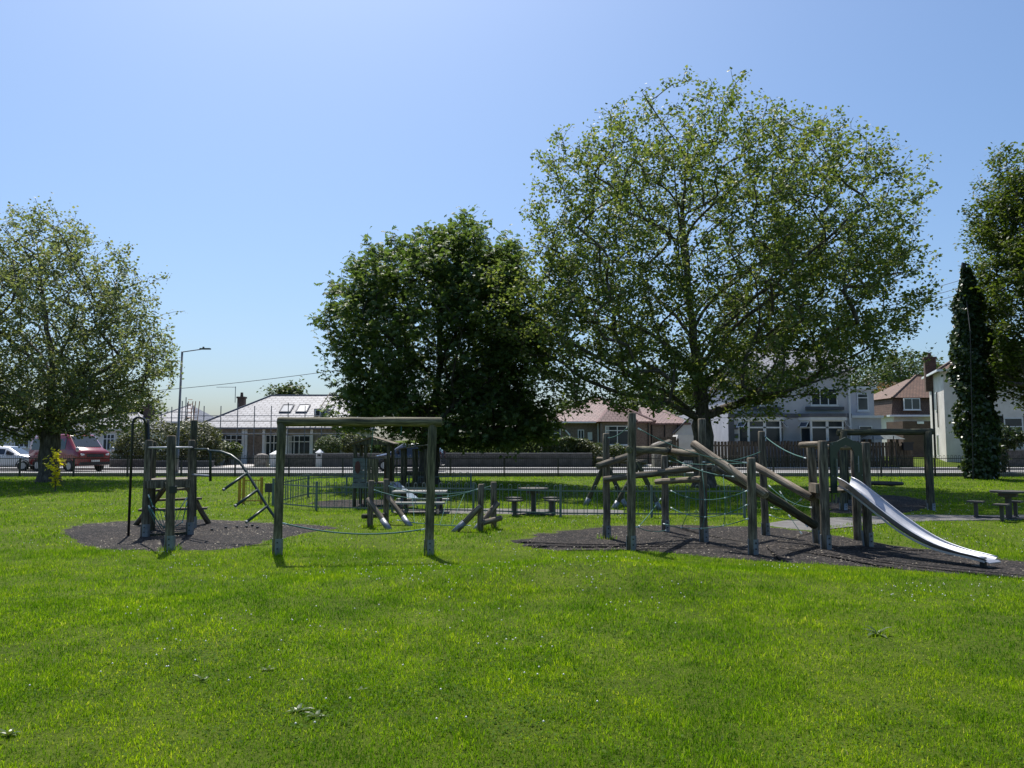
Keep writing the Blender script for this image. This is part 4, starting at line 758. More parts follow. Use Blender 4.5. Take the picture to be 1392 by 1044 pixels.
def grow(base, height_pts, env, n_main, n_sec, n_twig, rng, trunk_r, shell=2.2, tip=0.009, clumps=110, csize=.75, cfrac=.35, minz=1.9):
    """skeleton: trunk polyline, then limbs, branches and twigs each joined to the best nearby node"""
    cap = 120000; P = np.zeros((cap, 3)); par = np.full(cap, -1, int); cnt = [0]; step = 0.45
    def chain(i0, pts):
        i = i0; ids = [i0] if i0 >= 0 else []
        for p in pts: k = cnt[0]; P[k] = p; par[k] = i; i = k; cnt[0] = k + 1; ids.append(k)
        return ids
    chains = []; tr = [np.array(base, float)]
    for q in height_pts:
        a = tr[-1]; q = np.array(q, float); k = max(1, int(np.linalg.norm(q - a) / step))
        for t in range(1, k + 1): tr.append(a + (q - a) * t / k + rng.normal(0, .03, 3) * (t < k))
    chains.append(chain(-1, tr)); ntr = cnt[0]
    cs = np.array([e[0] for e in env]); rs = np.array([e[1] for e in env]); wv = np.array([(e[1][0] * e[1][1] * e[1][2]) ** .9 for e in env]); wv = wv / wv.sum()
    def sample(n, rmin, rmax, pw):
        k = rng.choice(len(env), n, p=wv); d = rng.normal(size=(n, 3)); d /= np.linalg.norm(d, axis=1, keepdims=True); r = rmin + (rmax - rmin) * rng.random(n) ** (1 / pw); return cs[k] + d * rs[k] * r[:, None]
    allc = []
    for (n, r0, r1, pw, kind) in ((n_main, .62, .85, 2, 0), (n_sec, .35, .95, 2, 1), (n_twig, .25, 1.03, shell, 2)):
        T = sample(n, r0, r1, pw)
        if kind == 2:                                   # part of the twigs gather in clumps, a few shoot out
            cc = sample(clumps, .5, .97, 2.6); m_ = rng.random(n) < cfrac; k_ = rng.choice(clumps, n); T = np.where(m_[:, None], cc[k_] + rng.normal(size=(n, 3)) * csize * np.array([1, 1, .75]), T); s_ = rng.random(n) < .02; T[s_] += (T[s_] - cs.mean(0)) * .06
        T = T[np.argsort(np.linalg.norm(T - np.array([base[0], base[1], base[2] + 3.0]), axis=1))]
        for t in T:
            A = P[:cnt[0]]; d = A - t; dist = np.sqrt((d * d).sum(1)); hd = np.hypot(d[:, 0], d[:, 1])
            cost = dist + 1.3 * np.maximum(0, (.85, .5, .15)[kind] * hd + d[:, 2]) + (A[:, 2] < base[2] + minz) * 50
            if kind == 0: cost[ntr:] += 60            # limbs spring from the trunk itself
            j = int(np.argmin(cost)); a = A[j].copy(); L = dist[j]
            if L < .2: continue
            k = max(2, int(L / (.55 if kind < 2 else .4))); pp = P[par[j]] if par[j] >= 0 else a - np.array([0, 0, 1.]); tang = a - pp; tang = tang / (np.linalg.norm(tang) + 1e-9); dn = (t - a) / L; tang = tang * .55 + dn * .45
            c1 = a + tang * L * .3; c2 = t - dn * L * .3 + np.array([0, 0, 1.]) * L * (.03 if kind == 2 else -.05); u = (np.arange(1, k + 1) / k)[:, None]
            pts = (1 - u) ** 3 * a + 3 * (1 - u) ** 2 * u * c1 + 3 * (1 - u) * u * u * c2 + u ** 3 * t + rng.normal(0, .03, (k, 3)) * (u < 1) * min(1, L / 2)
            ids = chain(j, pts); chains.append(ids)
            if kind == 2: allc.append(ids)
    n = cnt[0]; P = P[:n]; par = par[:n]; acc = np.zeros(n)
    for i in range(n - 1, -1, -1):
        if acc[i] == 0: acc[i] = tip ** 2.2
        if par[i] >= 0: acc[par[i]] += acc[i]
    rad = acc ** (1 / 2.2); f = trunk_r / rad[0]; t = np.clip((rad - tip) / (rad[0] - tip), 0, 1); rad = rad * (1 + (f - 1) * t ** .6)
    return P, par, rad, chains, allc
def branch_mesh(P, rad, chains, base_flare=1.5):
    mb = MB(); first = True
    for ids in chains:
        r = [max(.006, float(rad[i])) for i in ids]
        if not first: r[0] = min(r[0], r[1] * 1.25)
        pts = [Vector(P[i]) for i in ids]; mx = max(r); n = 12 if mx > .25 else 7 if mx > .08 else 4 if mx > .02 else 3
        if first:
            pts = [pts[0] + Vector((0, 0, -.15)), pts[0] + Vector((0, 0, .12))] + pts[1:]; r = [r[0] * base_flare, r[0] * (1 + (base_flare - 1) * .5)] + r[1:]; first = False
        mb.tube(pts, r, n, caps=False)
    return mb
def tree(name, label, base, tops, env, n, trunk_r, leafmat, leafkind, lsize, per, bark='bark', seed=1, spread=.32, up=.5, droop=.3, group=None, thin=None, shell=2.2, cat='tree', clumps=110, csize=.75, cfrac=.35, minz=1.9):
    rng = np.random.default_rng(seed); t = thing(name, label, cat, base, group=group)
    P, par, rad, chains, tw = grow(base, tops, env, n[0], n[1], n[2], rng, trunk_r, shell=shell, clumps=clumps, csize=csize, cfrac=cfrac, minz=minz)
    branch_mesh(P, rad, chains).build('trunk', bark, t, smooth=True)
    C = []
    for ids in tw:
        q = P[ids[max(0, len(ids) - 5):]]; seg = rng.integers(0, len(q) - 1, per) if len(q) > 1 else np.zeros(per, int); u = rng.random((per, 1)); c = q[seg] * (1 - u) + q[np.minimum(seg + 1, len(q) - 1)] * u + rng.normal(0, spread, (per, 3)) * np.array([1, 1, .8]); C.append(c)
    C = np.concatenate(C)
    if thin is not None: C = C[rng.random(len(C)) < thin(C)]
    V, F, Sz = leaves(leafkind, C, lsize, up, droop, rng); me = mesh_arrays('crown', V - np.array(base), F, Sz, M[leafmat]); link('crown', me, t)['kind'] = 'stuff'
    return t
def E(px, py, Y, rx, rz, ry=None):                 # crown ellipsoid given by its place and size at depth Y
    p = at(px, py, Y); k = Y / F_PX; return ((p.x, p.y, p.z), (rx * k, (ry or rx) * k, rz * k))
def on(px, py):
    p = gp(px, py); return (p.x, p.y, p.z - .03)
# big sycamore in the middle of the play area
Yb = 32; bx = at(957, 640, Yb).x; sb = (bx, Yb, gzf(bx, Yb)); a3 = lambda px, py, Y: tuple(at(px, py, Y))
tree('sycamore_tree', 'large airy sycamore with tall spreading crown standing behind the log climbing frame', sb, [a3(955, 560, 32), a3(938, 420, 32.1), a3(928, 300, 32), a3(935, 190, 31.8)],
     [E(970, 335, 32, 262, 190, 225), E(815, 440, 31, 140, 100, 150), E(1110, 400, 32, 140, 100, 160), E(950, 205, 32, 165, 98, 150), E(1140, 285, 32, 125, 112, 130), E(795, 270, 32, 88, 112, 110), E(715, 420, 31, 90, 72), E(840, 515, 30.5, 115, 50, 110), E(1010, 505, 31.5, 130, 45, 150), E(1150, 470, 31, 80, 48, 100), E(1075, 520, 30, 95, 26, 80)], (32, 440, 4300), .42, 'leaf_syc', 'maple4', .128, 31, seed=12, spread=.17, csize=.6, clumps=160, minz=2.5,
     thin=lambda C: np.clip(1.05 - (C[:, 2] - 6) * .06, .36, 1), shell=2.4)
# chestnut, dense and dark
cb = gp(582, 658); cb = (cb.x, cb.y, cb.z - .03); Yc = cb[1]
tree('chestnut_tree', 'dense dark green horse chestnut with rounded crown behind the wooden playhouse', cb, [a3(585, 600, Yc), a3(598, 500, Yc), a3(600, 380, Yc)],
     [E(595, 440, Yc, 150, 128, 140), E(665, 455, Yc + .5, 85, 135, 115), E(505, 470, Yc, 65, 110, 95), E(610, 560, Yc, 135, 48, 120), E(640, 350, Yc, 70, 52), E(550, 385, Yc, 75, 55), E(720, 520, Yc, 60, 80), E(490, 560, Yc, 50, 40), E(665, 575, Yc, 80, 40, 110)], (18, 260, 3000), .45, 'leaf_dark', 'palmate', .17, 17, 'bark_dark', seed=5, spread=.2, up=.9, droop=.6, shell=3.2, csize=.4, clumps=150, cfrac=.45)
# left tree
lb = gp(66, 655); lb = (lb.x, lb.y, lb.z - .03); Yl = lb[1]
tree('maple_tree', 'broad grey green maple with thick dark trunk beside the red van', lb, [a3(68, 590, Yl), a3(72, 500, Yl), a3(60, 420, Yl), a3(50, 330, Yl)],
     [E(60, 440, Yl, 150, 145, 150), E(165, 485, Yl, 72, 72, 100), E(50, 330, Yl, 62, 62, 70), E(-60, 450, Yl, 90, 120), E(110, 552, Yl, 105, 42, 100), E(0, 564, Yl, 90, 40, 100)], (24, 300, 3000), .42, 'leaf_grey', 'maple4', .125, 26, seed=23, spread=.17, csize=.55, clumps=130,
     thin=lambda C: np.clip(1.0 - (C[:, 2] - 5) * .06, .4, 1))
# tree at the right edge
rb = at(1480, 640, 38); rb = (rb.x, 38, gzf(rb.x, 38) - .03)
tree('lime_tree', 'leafy lime tree with drooping boughs at the edge beside the ivy column', rb, [a3(1480, 560, 38), a3(1478, 400, 38), a3(1475, 250, 38)],
     [E(1465, 390, 38, 135, 195, 130), E(1382, 430, 37.5, 55, 112, 90), E(1390, 270, 38, 58, 82, 80), E(1395, 500, 37, 48, 50, 80)], (18, 260, 2800), .42, 'leaf_right', 'oval', .19, 32, seed=31, spread=.2, up=.8, droop=.6, shell=3.2, csize=.45, clumps=130, cfrac=.45)
# background trees on the rising ground to the right, and behind roofs
tag(MB().add([(-60, 110, .2), (140, 100, .2), (220, 160, 9), (160, 230, 13), (40, 220, 8), (-60, 160, .2)], [(0, 1, 2, 3, 4, 5)]).build('hill', 'turf'), kind='structure')
far = ((1235, 505, 105, 42, 32, 'leaf_far', 'rounded distant tree rising above the brown clay roof'), (1180, 520, 112, 34, 24, 'leaf_far', 'lower distant tree between grey house and brown house'), (1210, 545, 88, 18, 20, 'leaf_copper', 'copper coloured small tree behind the grey house'), (1195, 555, 84, 14, 16, 'leaf_far', 'bright green bush behind the flat roofed extension'), (1270, 515, 125, 26, 24, 'leaf_far', 'distant tree next to the tall chimney'), (395, 535, 95, 12, 7, 'leaf_far', 'distant tree top peeping above the slate ridge'), (187, 560, 84, 16, 14, 'leaf_hedge', 'dark round tree beyond the left bungalows'), (900, 545, 78, 70, 26, 'leaf_hedge', 'dark tree mass above the garage roof behind the sycamore'), (1320, 520, 110, 30, 26, 'leaf_far', 'distant tree behind the ivy column'))
for i, (px, py, Y, rx, rz, lm, lab) in enumerate(far):
    p = at(px, py, Y); k = Y / F_PX; zg = .2 if px < 1000 else .2 + max(0, (Y - 100) * .1)
    tree('background_tree', lab, (p.x, Y, zg), [(p.x, Y, p.z - rz * k * .4), (p.x + .3, Y, p.z + rz * k * .5)], [((p.x, Y, p.z), (rx * k, rx * k, rz * k)), ((p.x - rx * k * .5, Y - 1, p.z - rz * k * .25), (rx * k * .6, rx * k * .6, rz * k * .6))], (8, 40, 260), .22, lm, 'oval', .42, 14, 'bark_dark', seed=50 + i, spread=.4, clumps=25, csize=.9, up=.6, droop=.3, group='background trees')
# shrubs and hedges: leaf shells over woody stems
def shrub(name, label, cat, blobs, n, leafmat, size, base, kind='oval', seed=3, stems=6, group=None, pw=3.0):
    rng = np.random.default_rng(seed); t = thing(name, label, cat, base, group=group); C = []; O = []; wts = np.array([b[1][0] * b[1][2] + b[1][1] * b[1][2] + b[1][0] * b[1][1] for b in blobs]); wts = wts / wts.sum()
    for (c, r), w in zip(blobs, wts):
        m = int(n * w); d = rng.normal(size=(m, 3)); d /= np.linalg.norm(d, axis=1, keepdims=True); lump = 1 + .1 * np.sin(d[:, 0] * 7 + c[0]) * np.cos(d[:, 2] * 6) + .07 * np.sin(d[:, 1] * 11 + d[:, 2] * 9); q = (.55 + .47 * rng.random(m) ** (1 / pw)) * lump
        C.append(np.array(c) + d * np.array(r) * q[:, None]); O.append(d * .8)
    C = np.concatenate(C); O = np.concatenate(O); k = C[:, 2] > base[2]; C = C[k]; O = O[k]
    V, F, Sz = leaves(kind, C, size, .3, .2, rng, O); link('foliage', mesh_arrays('foliage', V - np.array(base), F, Sz, M[leafmat]), t)['kind'] = 'stuff'
    mb = MB()
    for i in range(stems):
        c, r = blobs[i % len(blobs)]; b = Vector((c[0] + rng.uniform(-.4, .4) * r[0], c[1] + rng.uniform(-.4, .4) * r[1], base[2] - .1)); tp = Vector((c[0] + rng.uniform(-.5, .5) * r[0], c[1] + rng.uniform(-.5, .5) * r[1], c[2] + .3 * r[2])); mb.tube([b, b.lerp(tp, .5) + Vector((rng.uniform(-.1, .1), 0, 0)), tp], [.05, .035, .012], 5)
    mb.build('stem', 'bark_dark', t); return t
def blob(px, py, Y, rx, rz, ry=None): return E(px, py, Y, rx, rz, ry)
def box_hedge(name, label, px0, px1, py0, py1, Y, dep, n, leafmat, size, seed=9):
    rng = np.random.default_rng(seed); a, b = at(px0, 600, Y).x, at(px1, 600, Y).x; z1 = at((px0 + px1) / 2, py0, Y).z; z0 = at((px0 + px1) / 2, py1, Y).z; t = thing(name, label, 'hedge', ((a + b) / 2, Y + dep / 2, .35)); P = rng.random((n, 3)) * np.array([b - a, dep, z1 - z0]) + np.array([a, Y, z0])
    f = rng.random(n); O = np.zeros((n, 3)); w = f < .45; P[w, 1] = Y + np.abs(rng.normal(0, .09, w.sum())); O[w, 1] = -.8; w2 = f > .6; P[w2, 2] = z1 - np.abs(rng.normal(0, .08, w2.sum())); O[w2, 2] = .8
    P[:, 2] += .09 * np.sin(P[:, 0] * 2.1) + .06 * np.sin(P[:, 0] * 5.3 + 1); P[:, 1] += .08 * np.sin(P[:, 0] * 3.1)
    V, F, Sz = leaves('oval', P, size, .3, .2, rng, O); link('foliage', mesh_arrays('foliage', V - np.array(t.location), F, Sz, M[leafmat]), t)['kind'] = 'stuff'
    mb = MB(); x = a + .3
    while x < b: mb.tube([(x, Y + dep / 2, .25), (x + .1, Y + dep / 2, z1 - .15)], [.05, .02], 5); x += .7
    mb.build('stem', 'bark_dark', t); return t
G0 = lambda px, Y: (at(px, 600, Y).x, Y, .3)
shrub('tall_shrub', 'large rounded flowering shrub behind the climbing tower', 'shrub', [blob(210, 605, 52, 48, 33, 40), blob(265, 600, 52, 34, 28, 40), blob(180, 615, 52, 26, 26), blob(288, 615, 51.6, 16, 18)], 15000, 'leaf_shrub', .17, G0(225, 52))
shrub('garden_bush', 'dark low bush beside the bungalow door', 'bush', [blob(312, 612, 56, 16, 11)], 1800, 'leaf_hedge', .16, G0(312, 56))
shrub('clipped_bush', 'dark green round clipped topiary bush behind the grey wall', 'bush', [blob(446, 606, 51.6, 17, 13)], 4200, 'leaf_hedge', .1, G0(446, 51.6), pw=6)
shrub('garden_bush', 'loose green shrub under the chestnut beside the scaffolded bungalow', 'bush', [blob(478, 603, 53, 16, 14), blob(498, 606, 53, 12, 12)], 2200, 'leaf_shrub', .17, G0(484, 53))
shrub('garden_bush', 'low pale green bush in front of the porch window', 'bush', [blob(838, 613, 53.5, 12, 9), blob(812, 614, 53, 14, 12)], 2600, 'leaf_hedge', .14, G0(830, 53.5))
box_hedge('hedge', 'ragged dark hedge behind the blue car', 505, 594, 603, 622, 51.2, 1.2, 6000, 'leaf_hedge', .17, 12)
box_hedge('hedge', 'long clipped dark hedge above the grey wall', 597, 795, 597, 622, 51.0, 1.2, 14000, 'leaf_hedge', .15)
shrub('garden_bush', 'bushy end of the hedge by the red roofed bungalow', 'bush', [blob(790, 607, 51.6, 16, 10), blob(806, 620, 51.4, 13, 15)], 3000, 'leaf_shrub', .15, G0(797, 51.5))
shrub('garden_bush', 'dark plants at the foot of the stone gate pier', 'bush', [blob(910, 620, 49.9, 9, 10)], 1200, 'leaf_hedge', .13, (at(910, 600, 49.9).x, 49.9, .43))
shrub('garden_bush', 'dark straggly bush growing right of the ivy column', 'bush', [blob(1362, 595, 43, 26, 16), blob(1350, 625, 41.6, 16, 24)], 4200, 'leaf_ivy', .17, (at(1356, 600, 42).x, 42, .2))
# ivy clad column
ip = gp(1334, 651); iY = ip.y; it = thing('ivy_column', 'tall dark ivy clad pole with ivy spreading at its foot', 'ivy', (ip.x, ip.y, ip.z - .03)); rng = np.random.default_rng(77); n = 17000; u = rng.random(n); H = at(1320, 364, iY).z - ip.z
ang = rng.random(n) * 6.283; z = u * H; lump = .85 + .26 * np.sin(ang * 3 + z * 1.3) * np.cos(z * .9) + .16 * np.sin(z * 3.1 + ang * 2) + .1 * np.sin(z * 6.7 + ang * 4); wid = (.7 + .38 * (1 - u) + .08 * np.sin(u * 14)) * (.62 + .38 * ss((u - .1) / .12)) * lump * np.clip((1.03 - u) / .22, .2, 1); r = wid * (.6 + .42 * rng.random(n) ** .35) * np.where(rng.random(n) < .05, 1.25, 1); cxs = -.38 * u + .12 * np.sin(z * .8)
Pv = np.stack([np.cos(ang) * r + cxs, np.sin(ang) * r * .9, z], 1); O = np.stack([np.cos(ang), np.sin(ang), np.zeros(n)], 1) * 1.0; V, Fv, Sz = leaves('maple4', Pv, .17, .1, 1.2, rng, O)
link('foliage', mesh_arrays('foliage', V, Fv, Sz, M['leaf_ivy']), it)['kind'] = 'stuff'
mb = MB(); mb.tube([(0, 0, -.2), (-.05, 0, H * .3), (-.38, 0, H + .1)], [.3, .24, .12], 10); mb.build('pole', 'bark_dark', it, local=True); mb = MB(); mb.prism([(-.5, -.05, H + .05), (-.05, -.05, H + .2), (-.45, -.05, H + .3)], (0, .1, 0)); mb.build('bracket', 'trim_black', it, local=True)
mb = MB(); tp = at(1319, 450, iY - 1.1); bt = gp(1322, 655); bt = at(1323, 655, iY - 1.3); tp = at(1319, 450, iY - 1.3); mb.tube([Vector((bt.x, bt.y, gzf(bt.x, bt.y) - .05)), tp, at(1313, 400, iY - .2)], .02, 5); mb.build('stay_wire', 'trim_black', it)
# yellow sapling
yp = gp(75, 668); yt = thing('yellow_sapling', 'small yellow leaved sapling in front of the red van', 'sapling', tuple(yp)); Hy = at(75, 612, yp.y).z - yp.z; mb = MB(); tip = [(.02, 0, 0), (-.02, 0, Hy * .5), (.03, 0, Hy)]; mb.tube([(0, 0, -.05), (-.02, 0, Hy * .5), (.03, 0, Hy)], [.025, .02, .008], 6); rng = np.random.default_rng(8); C = []
for i in range(16):
    h = Hy * (.12 + .85 * i / 16); a = rng.random() * 6.283; L = .5 * (.4 if i < 4 else 1.0) * (1.25 - abs(i / 16 - .65)) * (1 if (i < 4 or i > 6) else .15); p0 = Vector((0, 0, h)); p1 = Vector((math.cos(a) * L, math.sin(a) * L * .8, h + .14)); mb.tube([p0, p1], [.01, .004], 4)
    t = rng.random((22, 1)); C.append(np.array(p0) * (1 - t) + np.array(p1) * t + rng.normal(0, .045, (22, 3)))
mb.build('trunk', 'bark', yt, local=True); C = np.concatenate(C); V, Fv, Sz = leaves('oval', C, .12, .9, .2, rng); link('crown', mesh_arrays('crown', V, Fv, Sz, M['leaf_yellow']), yt)['kind'] = 'stuff'

# ------------------------------------------------------------------ railings and inner fence
def hoop_fence(name, label, pts, h, period, hw, r, mat, cat='fence', bow=.16, post_every=2.6, post_r=.03, posts_high=.0, ground=True):
    pts = [Vector((p[0], p[1], 0)) for p in pts]; t = thing(name, label, cat, (pts[0].x, pts[0].y, gzf(pts[0].x, pts[0].y))); hp = MB(); rail_z = h - bow
    for a, b in zip(pts[:-1], pts[1:]):
        L = (b - a).length; d = (b - a) / L; n = max(1, int(L / period)); m = max(1, round(L / post_every))
        for i in range(n):
            c = a + d * (L * (i + .5) / n); g = gzf(c.x, c.y); l, rr = c - d * hw / 2, c + d * hw / 2; q = [l + Vector((0, 0, g + .05)), l + Vector((0, 0, g + h - hw / 2))]
            for k in range(1, 5): an = math.pi * k / 5; q.append(c - d * math.cos(an) * hw / 2 + Vector((0, 0, g + h - hw / 2 + math.sin(an) * hw / 2)))
            q += [rr + Vector((0, 0, g + h - hw / 2)), rr + Vector((0, 0, g + .05))]; hp.tube(q, r, 4, caps=False)
        for i in range(m + 1):
            if i == 0 and a is not pts[0]: continue
            c = a + d * (L * i / m); g = gzf(c.x, c.y); mb = MB(); mb.span(c.x - post_r, c.x + post_r, c.y - post_r, c.y + post_r, g - .2, g + rail_z + posts_high); mb.build('post', mat, t)
        for i in range(m):
            p, q = a + d * (L * i / m), a + d * (L * (i + 1) / m)
            for z in (.1, rail_z): mb = MB(); mb.bar(p + Vector((0, 0, gzf(p.x, p.y) + z)), q + Vector((0, 0, gzf(q.x, q.y) + z)), .012, .035); mb.build('rail', mat, t)
    hp.build('hoop_bars', mat, t, kind='stuff'); return t
hoop_fence('park_railings', 'long black hoop top railings along the road at the back of the park', [(-34, 40.4), (36, 40.4)], 1.12, .2, .1, .0105, 'rail_metal', 'railings', .16, 2.8, .025)
def g2(px, py): p = gp(px, py); return (p.x, p.y)
hoop_fence('toddler_fence', 'green hoop top fence in front of the picnic table and wooden playhouse', [g2(371, 688), g2(430, 694), g2(762, 703), g2(1012, 704)], .82, .245, .085, .008, 'mint_metal', 'fence', .15, 2.4, .03, .16)
hoop_fence('toddler_fence', 'green hoop top fence on the far side of the wooden playhouse', [g2(371, 687), g2(419, 675), g2(471, 673), g2(640, 672)], .8, .245, .085, .008, 'mint_metal', 'fence', .15, 2.6, .03, .12)
# yellow gate
ga, gb = gp(325, 685), gp(355, 685); yg = thing('yellow_gate', 'small yellow hoop top gate at the corner of the green fence', 'gate', tuple((ga + gb) / 2))
for c in (ga, ga + Vector((.13, 0, 0)), gb): mb = MB(); mb.span(c.x - .035, c.x + .035, c.y - .035, c.y + .035, c.z - .1, c.z + .84); mb.build('post', 'yellow_metal', yg)
for z in (.1, .74): mb = MB(); mb.bar(ga + Vector((.13, 0, z)), gb + Vector((0, 0, z)), .02, .035); mb.build('rail', 'yellow_metal', yg)
for i in range(5): c = ga.lerp(gb, .3 + i * .14); mb = MB(); mb.tube([c + Vector((0, 0, .1)), c + Vector((0, 0, .74))], .009, 5); mb.build('bar', 'yellow_metal', yg)
gg = gp(365, 686); mb = MB(); mb.span(gg.x - .12, gg.x + .12, gg.y - .02, gg.y + .02, gg.z + .38, gg.z + .66); mb.tube([gg + Vector((0, .03, -.1)), gg + Vector((0, .03, .66))], .02, 6); tag(mb.build('gate_sign', 'table_dark'), 'small dark square sign on a stake beside the yellow gate', 'sign')

# ------------------------------------------------------------------ play equipment
def post(t, base, top, r=.075, mat='log', shoe=.26, name='post', Y=None):
    b = gp(*base) if not isinstance(base, Vector) else base; tp = at(top[0], top[1], b.y) if not isinstance(top, Vector) else top
    d = (tp - b).normalized(); mb = MB(); mb.log(b - d * .15, tp, r, r * .96); o = mb.build(name, mat, t, smooth=True)
    if shoe:
        mb = MB()
        for (a0, a1) in ((-1.05, 1.05), (math.pi - 1.05, math.pi + 1.05)):      # two bent steel plates strapped to the log
            vs = []; n = 7
            for z in (-.12, shoe):
                for q in (r + .004, r + .013):
                    for k in range(n): an = a0 + (a1 - a0) * k / (n - 1) - .75; vs.append(b + d * z + Vector((math.cos(an) * q, math.sin(an) * q, 0)))
            fs = [];
            for k in range(n - 1): fs += [(n + k, n + k + 1, 3 * n + k + 1, 3 * n + k), (k + 1, k, 2 * n + k, 2 * n + k + 1), (2 * n + k, 3 * n + k, 3 * n + k + 1, 2 * n + k + 1)]
            fs += [(0, n, 3 * n, 2 * n), (n - 1, 3 * n - 1, 4 * n - 1, 2 * n - 1)]; mb.add(vs, fs)
        s = mb.build('steel_shoe', 'galv', o)
        an = -1.35
        for z in (shoe * .4, shoe * .78): mb = MB(); c = b + d * z; dr = Vector((math.cos(an), math.sin(an), 0)); mb.tube([c + dr * (r + .008), c + dr * (r + .028)], .014, 6); mb.build('bolt', 'black_metal', o)
    return o, b, tp
def logp(t, p0, p1, r=.075, mat='log', name='log', r1=None): mb = MB(); mb.log(p0, p1, r, r1 or r); return mb.build(name, mat, t, smooth=True)
def rope(t, pts, r=.0075, name='rope', mat='rope', ends=True):
    mb = MB(); mb.tube(pts, r, 6); o = mb.build(name, mat, t, smooth=True)
    if ends:
        for p, q in ((pts[0], pts[1]), (pts[-1], pts[-2])):
            p, q = Vector(p), Vector(q); d = (q - p).normalized(); m = MB(); m.tube([p, p + d * .07], .014, 6); m.build('ferrule', 'rope_pale', o)
    return o
def knots(t, pts, r=.018):
    for p in pts: mb = MB(); mb.ball(p, r, 6, 4); mb.build('rope_joint', 'rope_pale', t)

# A. climbing tower on the left
g0 = gp(232, 735); ct = thing('climbing_tower', 'wooden climbing tower with rope net, fireman pole and curved rung arch', 'climbing tower', (g0.x, g0.y, g0.z))
_, P1, T1 = post(ct, (231, 748), (233, 592), .078, 'log', .26); _, P2, T2 = post(ct, (197, 730), (203, 598), .078, 'log', .26); _, P3, T3 = post(ct, (258, 727), (261, 598), .07, 'log', .26)
_, P4, T4 = post(ct, (262, 718), (264, 571), .075, 'log_dark', .26); _, P5, T5 = post(ct, (206, 722), (208, 600), .07, 'log_dark', 0)
zd = at(230, 655, P2.y).z; cxm = (P2 + P3 + P4 + P5) / 4; dk = MB()
for i in range(5):                                          # deck boards
    t0 = i / 5; a = P2.lerp(P5, t0) ; b = P3.lerp(P4, t0); mb = MB(); o = (P5 - P2).normalized() * ((P5 - P2).length / 5 * .46)
    mb.prism([a - o * .9 + Vector((.02, 0, zd - a.z)), b - o * .9 + Vector((-.02, 0, zd - b.z)), b + o + Vector((-.02, 0, zd - b.z)), a + o + Vector((.02, 0, zd - a.z))], (0, 0, .045)); mb.build('deck_board', 'plank', ct)
mb = MB(); mb.bar(Vector((P2.x, P2.y - .085, zd - .055)), Vector((P3.x, P3.y - .08, zd - .055)), .05, .15); mb.build('deck_beam', 'log', ct)
mb = MB(); mb.bar(Vector((P5.x, P5.y + .08, zd - .055)), Vector((P4.x, P4.y + .08, zd - .055)), .05, .15); mb.build('deck_beam', 'log', ct)
mb = MB(); mb.bar(Vector((P1.x, P1.y + .05, zd - .06)), P2.lerp(P3, .5) * 1.0 + Vector((0, -.1, zd - .06)), .09, .09); mb.build('deck_beam', 'log_dark', ct); mb = MB(); mb.tube([Vector((P1.x, P1.y, zd - .1)), Vector((P1.x, P1.y, zd + .02))], .084, 14); mb.build('steel_band', 'black_metal', ct)
# splayed steps behind
ba, bb = gp(184, 714), gp(284, 712); ta = Vector((P5.x + .32, P5.y + .1, zd - .02)); tb = Vector((P4.x - .3, P4.y + .1, zd - .02))
logp(ct, ba, ta, .06, 'log', 'stair_stringer'); logp(ct, bb, tb, .06, 'log', 'stair_stringer')
for f in (.72, .5, .28):
    a, b = ba.lerp(ta, f), bb.lerp(tb, f); d = (b - a).normalized(); mb = MB(); mb.bar(a - d * .12 + Vector((0, -.02, .075)), b + d * .12 + Vector((0, -.02, .075)), .17, .05); mb.build('stair_tread', 'plank', ct)
zb1 = at(230, 608.5, P2.y).z
for a, b in ((P2, P1), (P1, P3), (P5, P4)): mb = MB(); mb.tube([Vector((a.x, a.y, zb1)), Vector((b.x, b.y, zb1))], .022, 8); mb.build('handrail', 'galv', ct, smooth=True)
mb = MB(); mb.bar(P2 + Vector((0, .02, .03)), P3 + Vector((0, .02, .03)), .06, .06); mb.build('ground_beam', 'log_dark', ct)
# hanging net under the deck
na, nb = Vector((P2.x + .06, P2.y - .05, at(204, 672, P2.y).z)), Vector((P3.x - .06, P3.y - .05, at(255, 676, P3.y).z)); nc = P2.lerp(P3, .55) + Vector((0, -.35, at(236, 716, 15).z))
u1 = [na, na.lerp(nb, .18) + Vector((0, -.1, -.22)), na.lerp(nb, .5) + Vector((0, -.16, -.3)), nb.lerp(na, .12) + Vector((0, -.1, -.22)), nb]; rope(ct, u1, .011)
low = [na.lerp(nb, .1) + Vector((0, -.15, -.2)), na.lerp(nb, .45) + Vector((0, -.3, -.52)), nb.lerp(na, .3) + Vector((0, -.28, -.66)), nb.lerp(na, .05) + Vector((0, -.1, -.5)), nb + Vector((0, 0, -.1))]; rope(ct, low, .011)
for i in range(9):
    f = i / 8; p = na.lerp(nb, .08 + .84 * f) + Vector((0, -.14, -.24 - .06 * math.sin(math.pi * f))); q = na.lerp(nb, .5 + .35 * f) + Vector((0, -.3, -.66 + .12 * f)); rope(ct, [p, p.lerp(q, .5) + Vector((0, 0, -.03)), q], .006, ends=False)
knots(ct, [low[2], low[3], low[4], u1[1]])
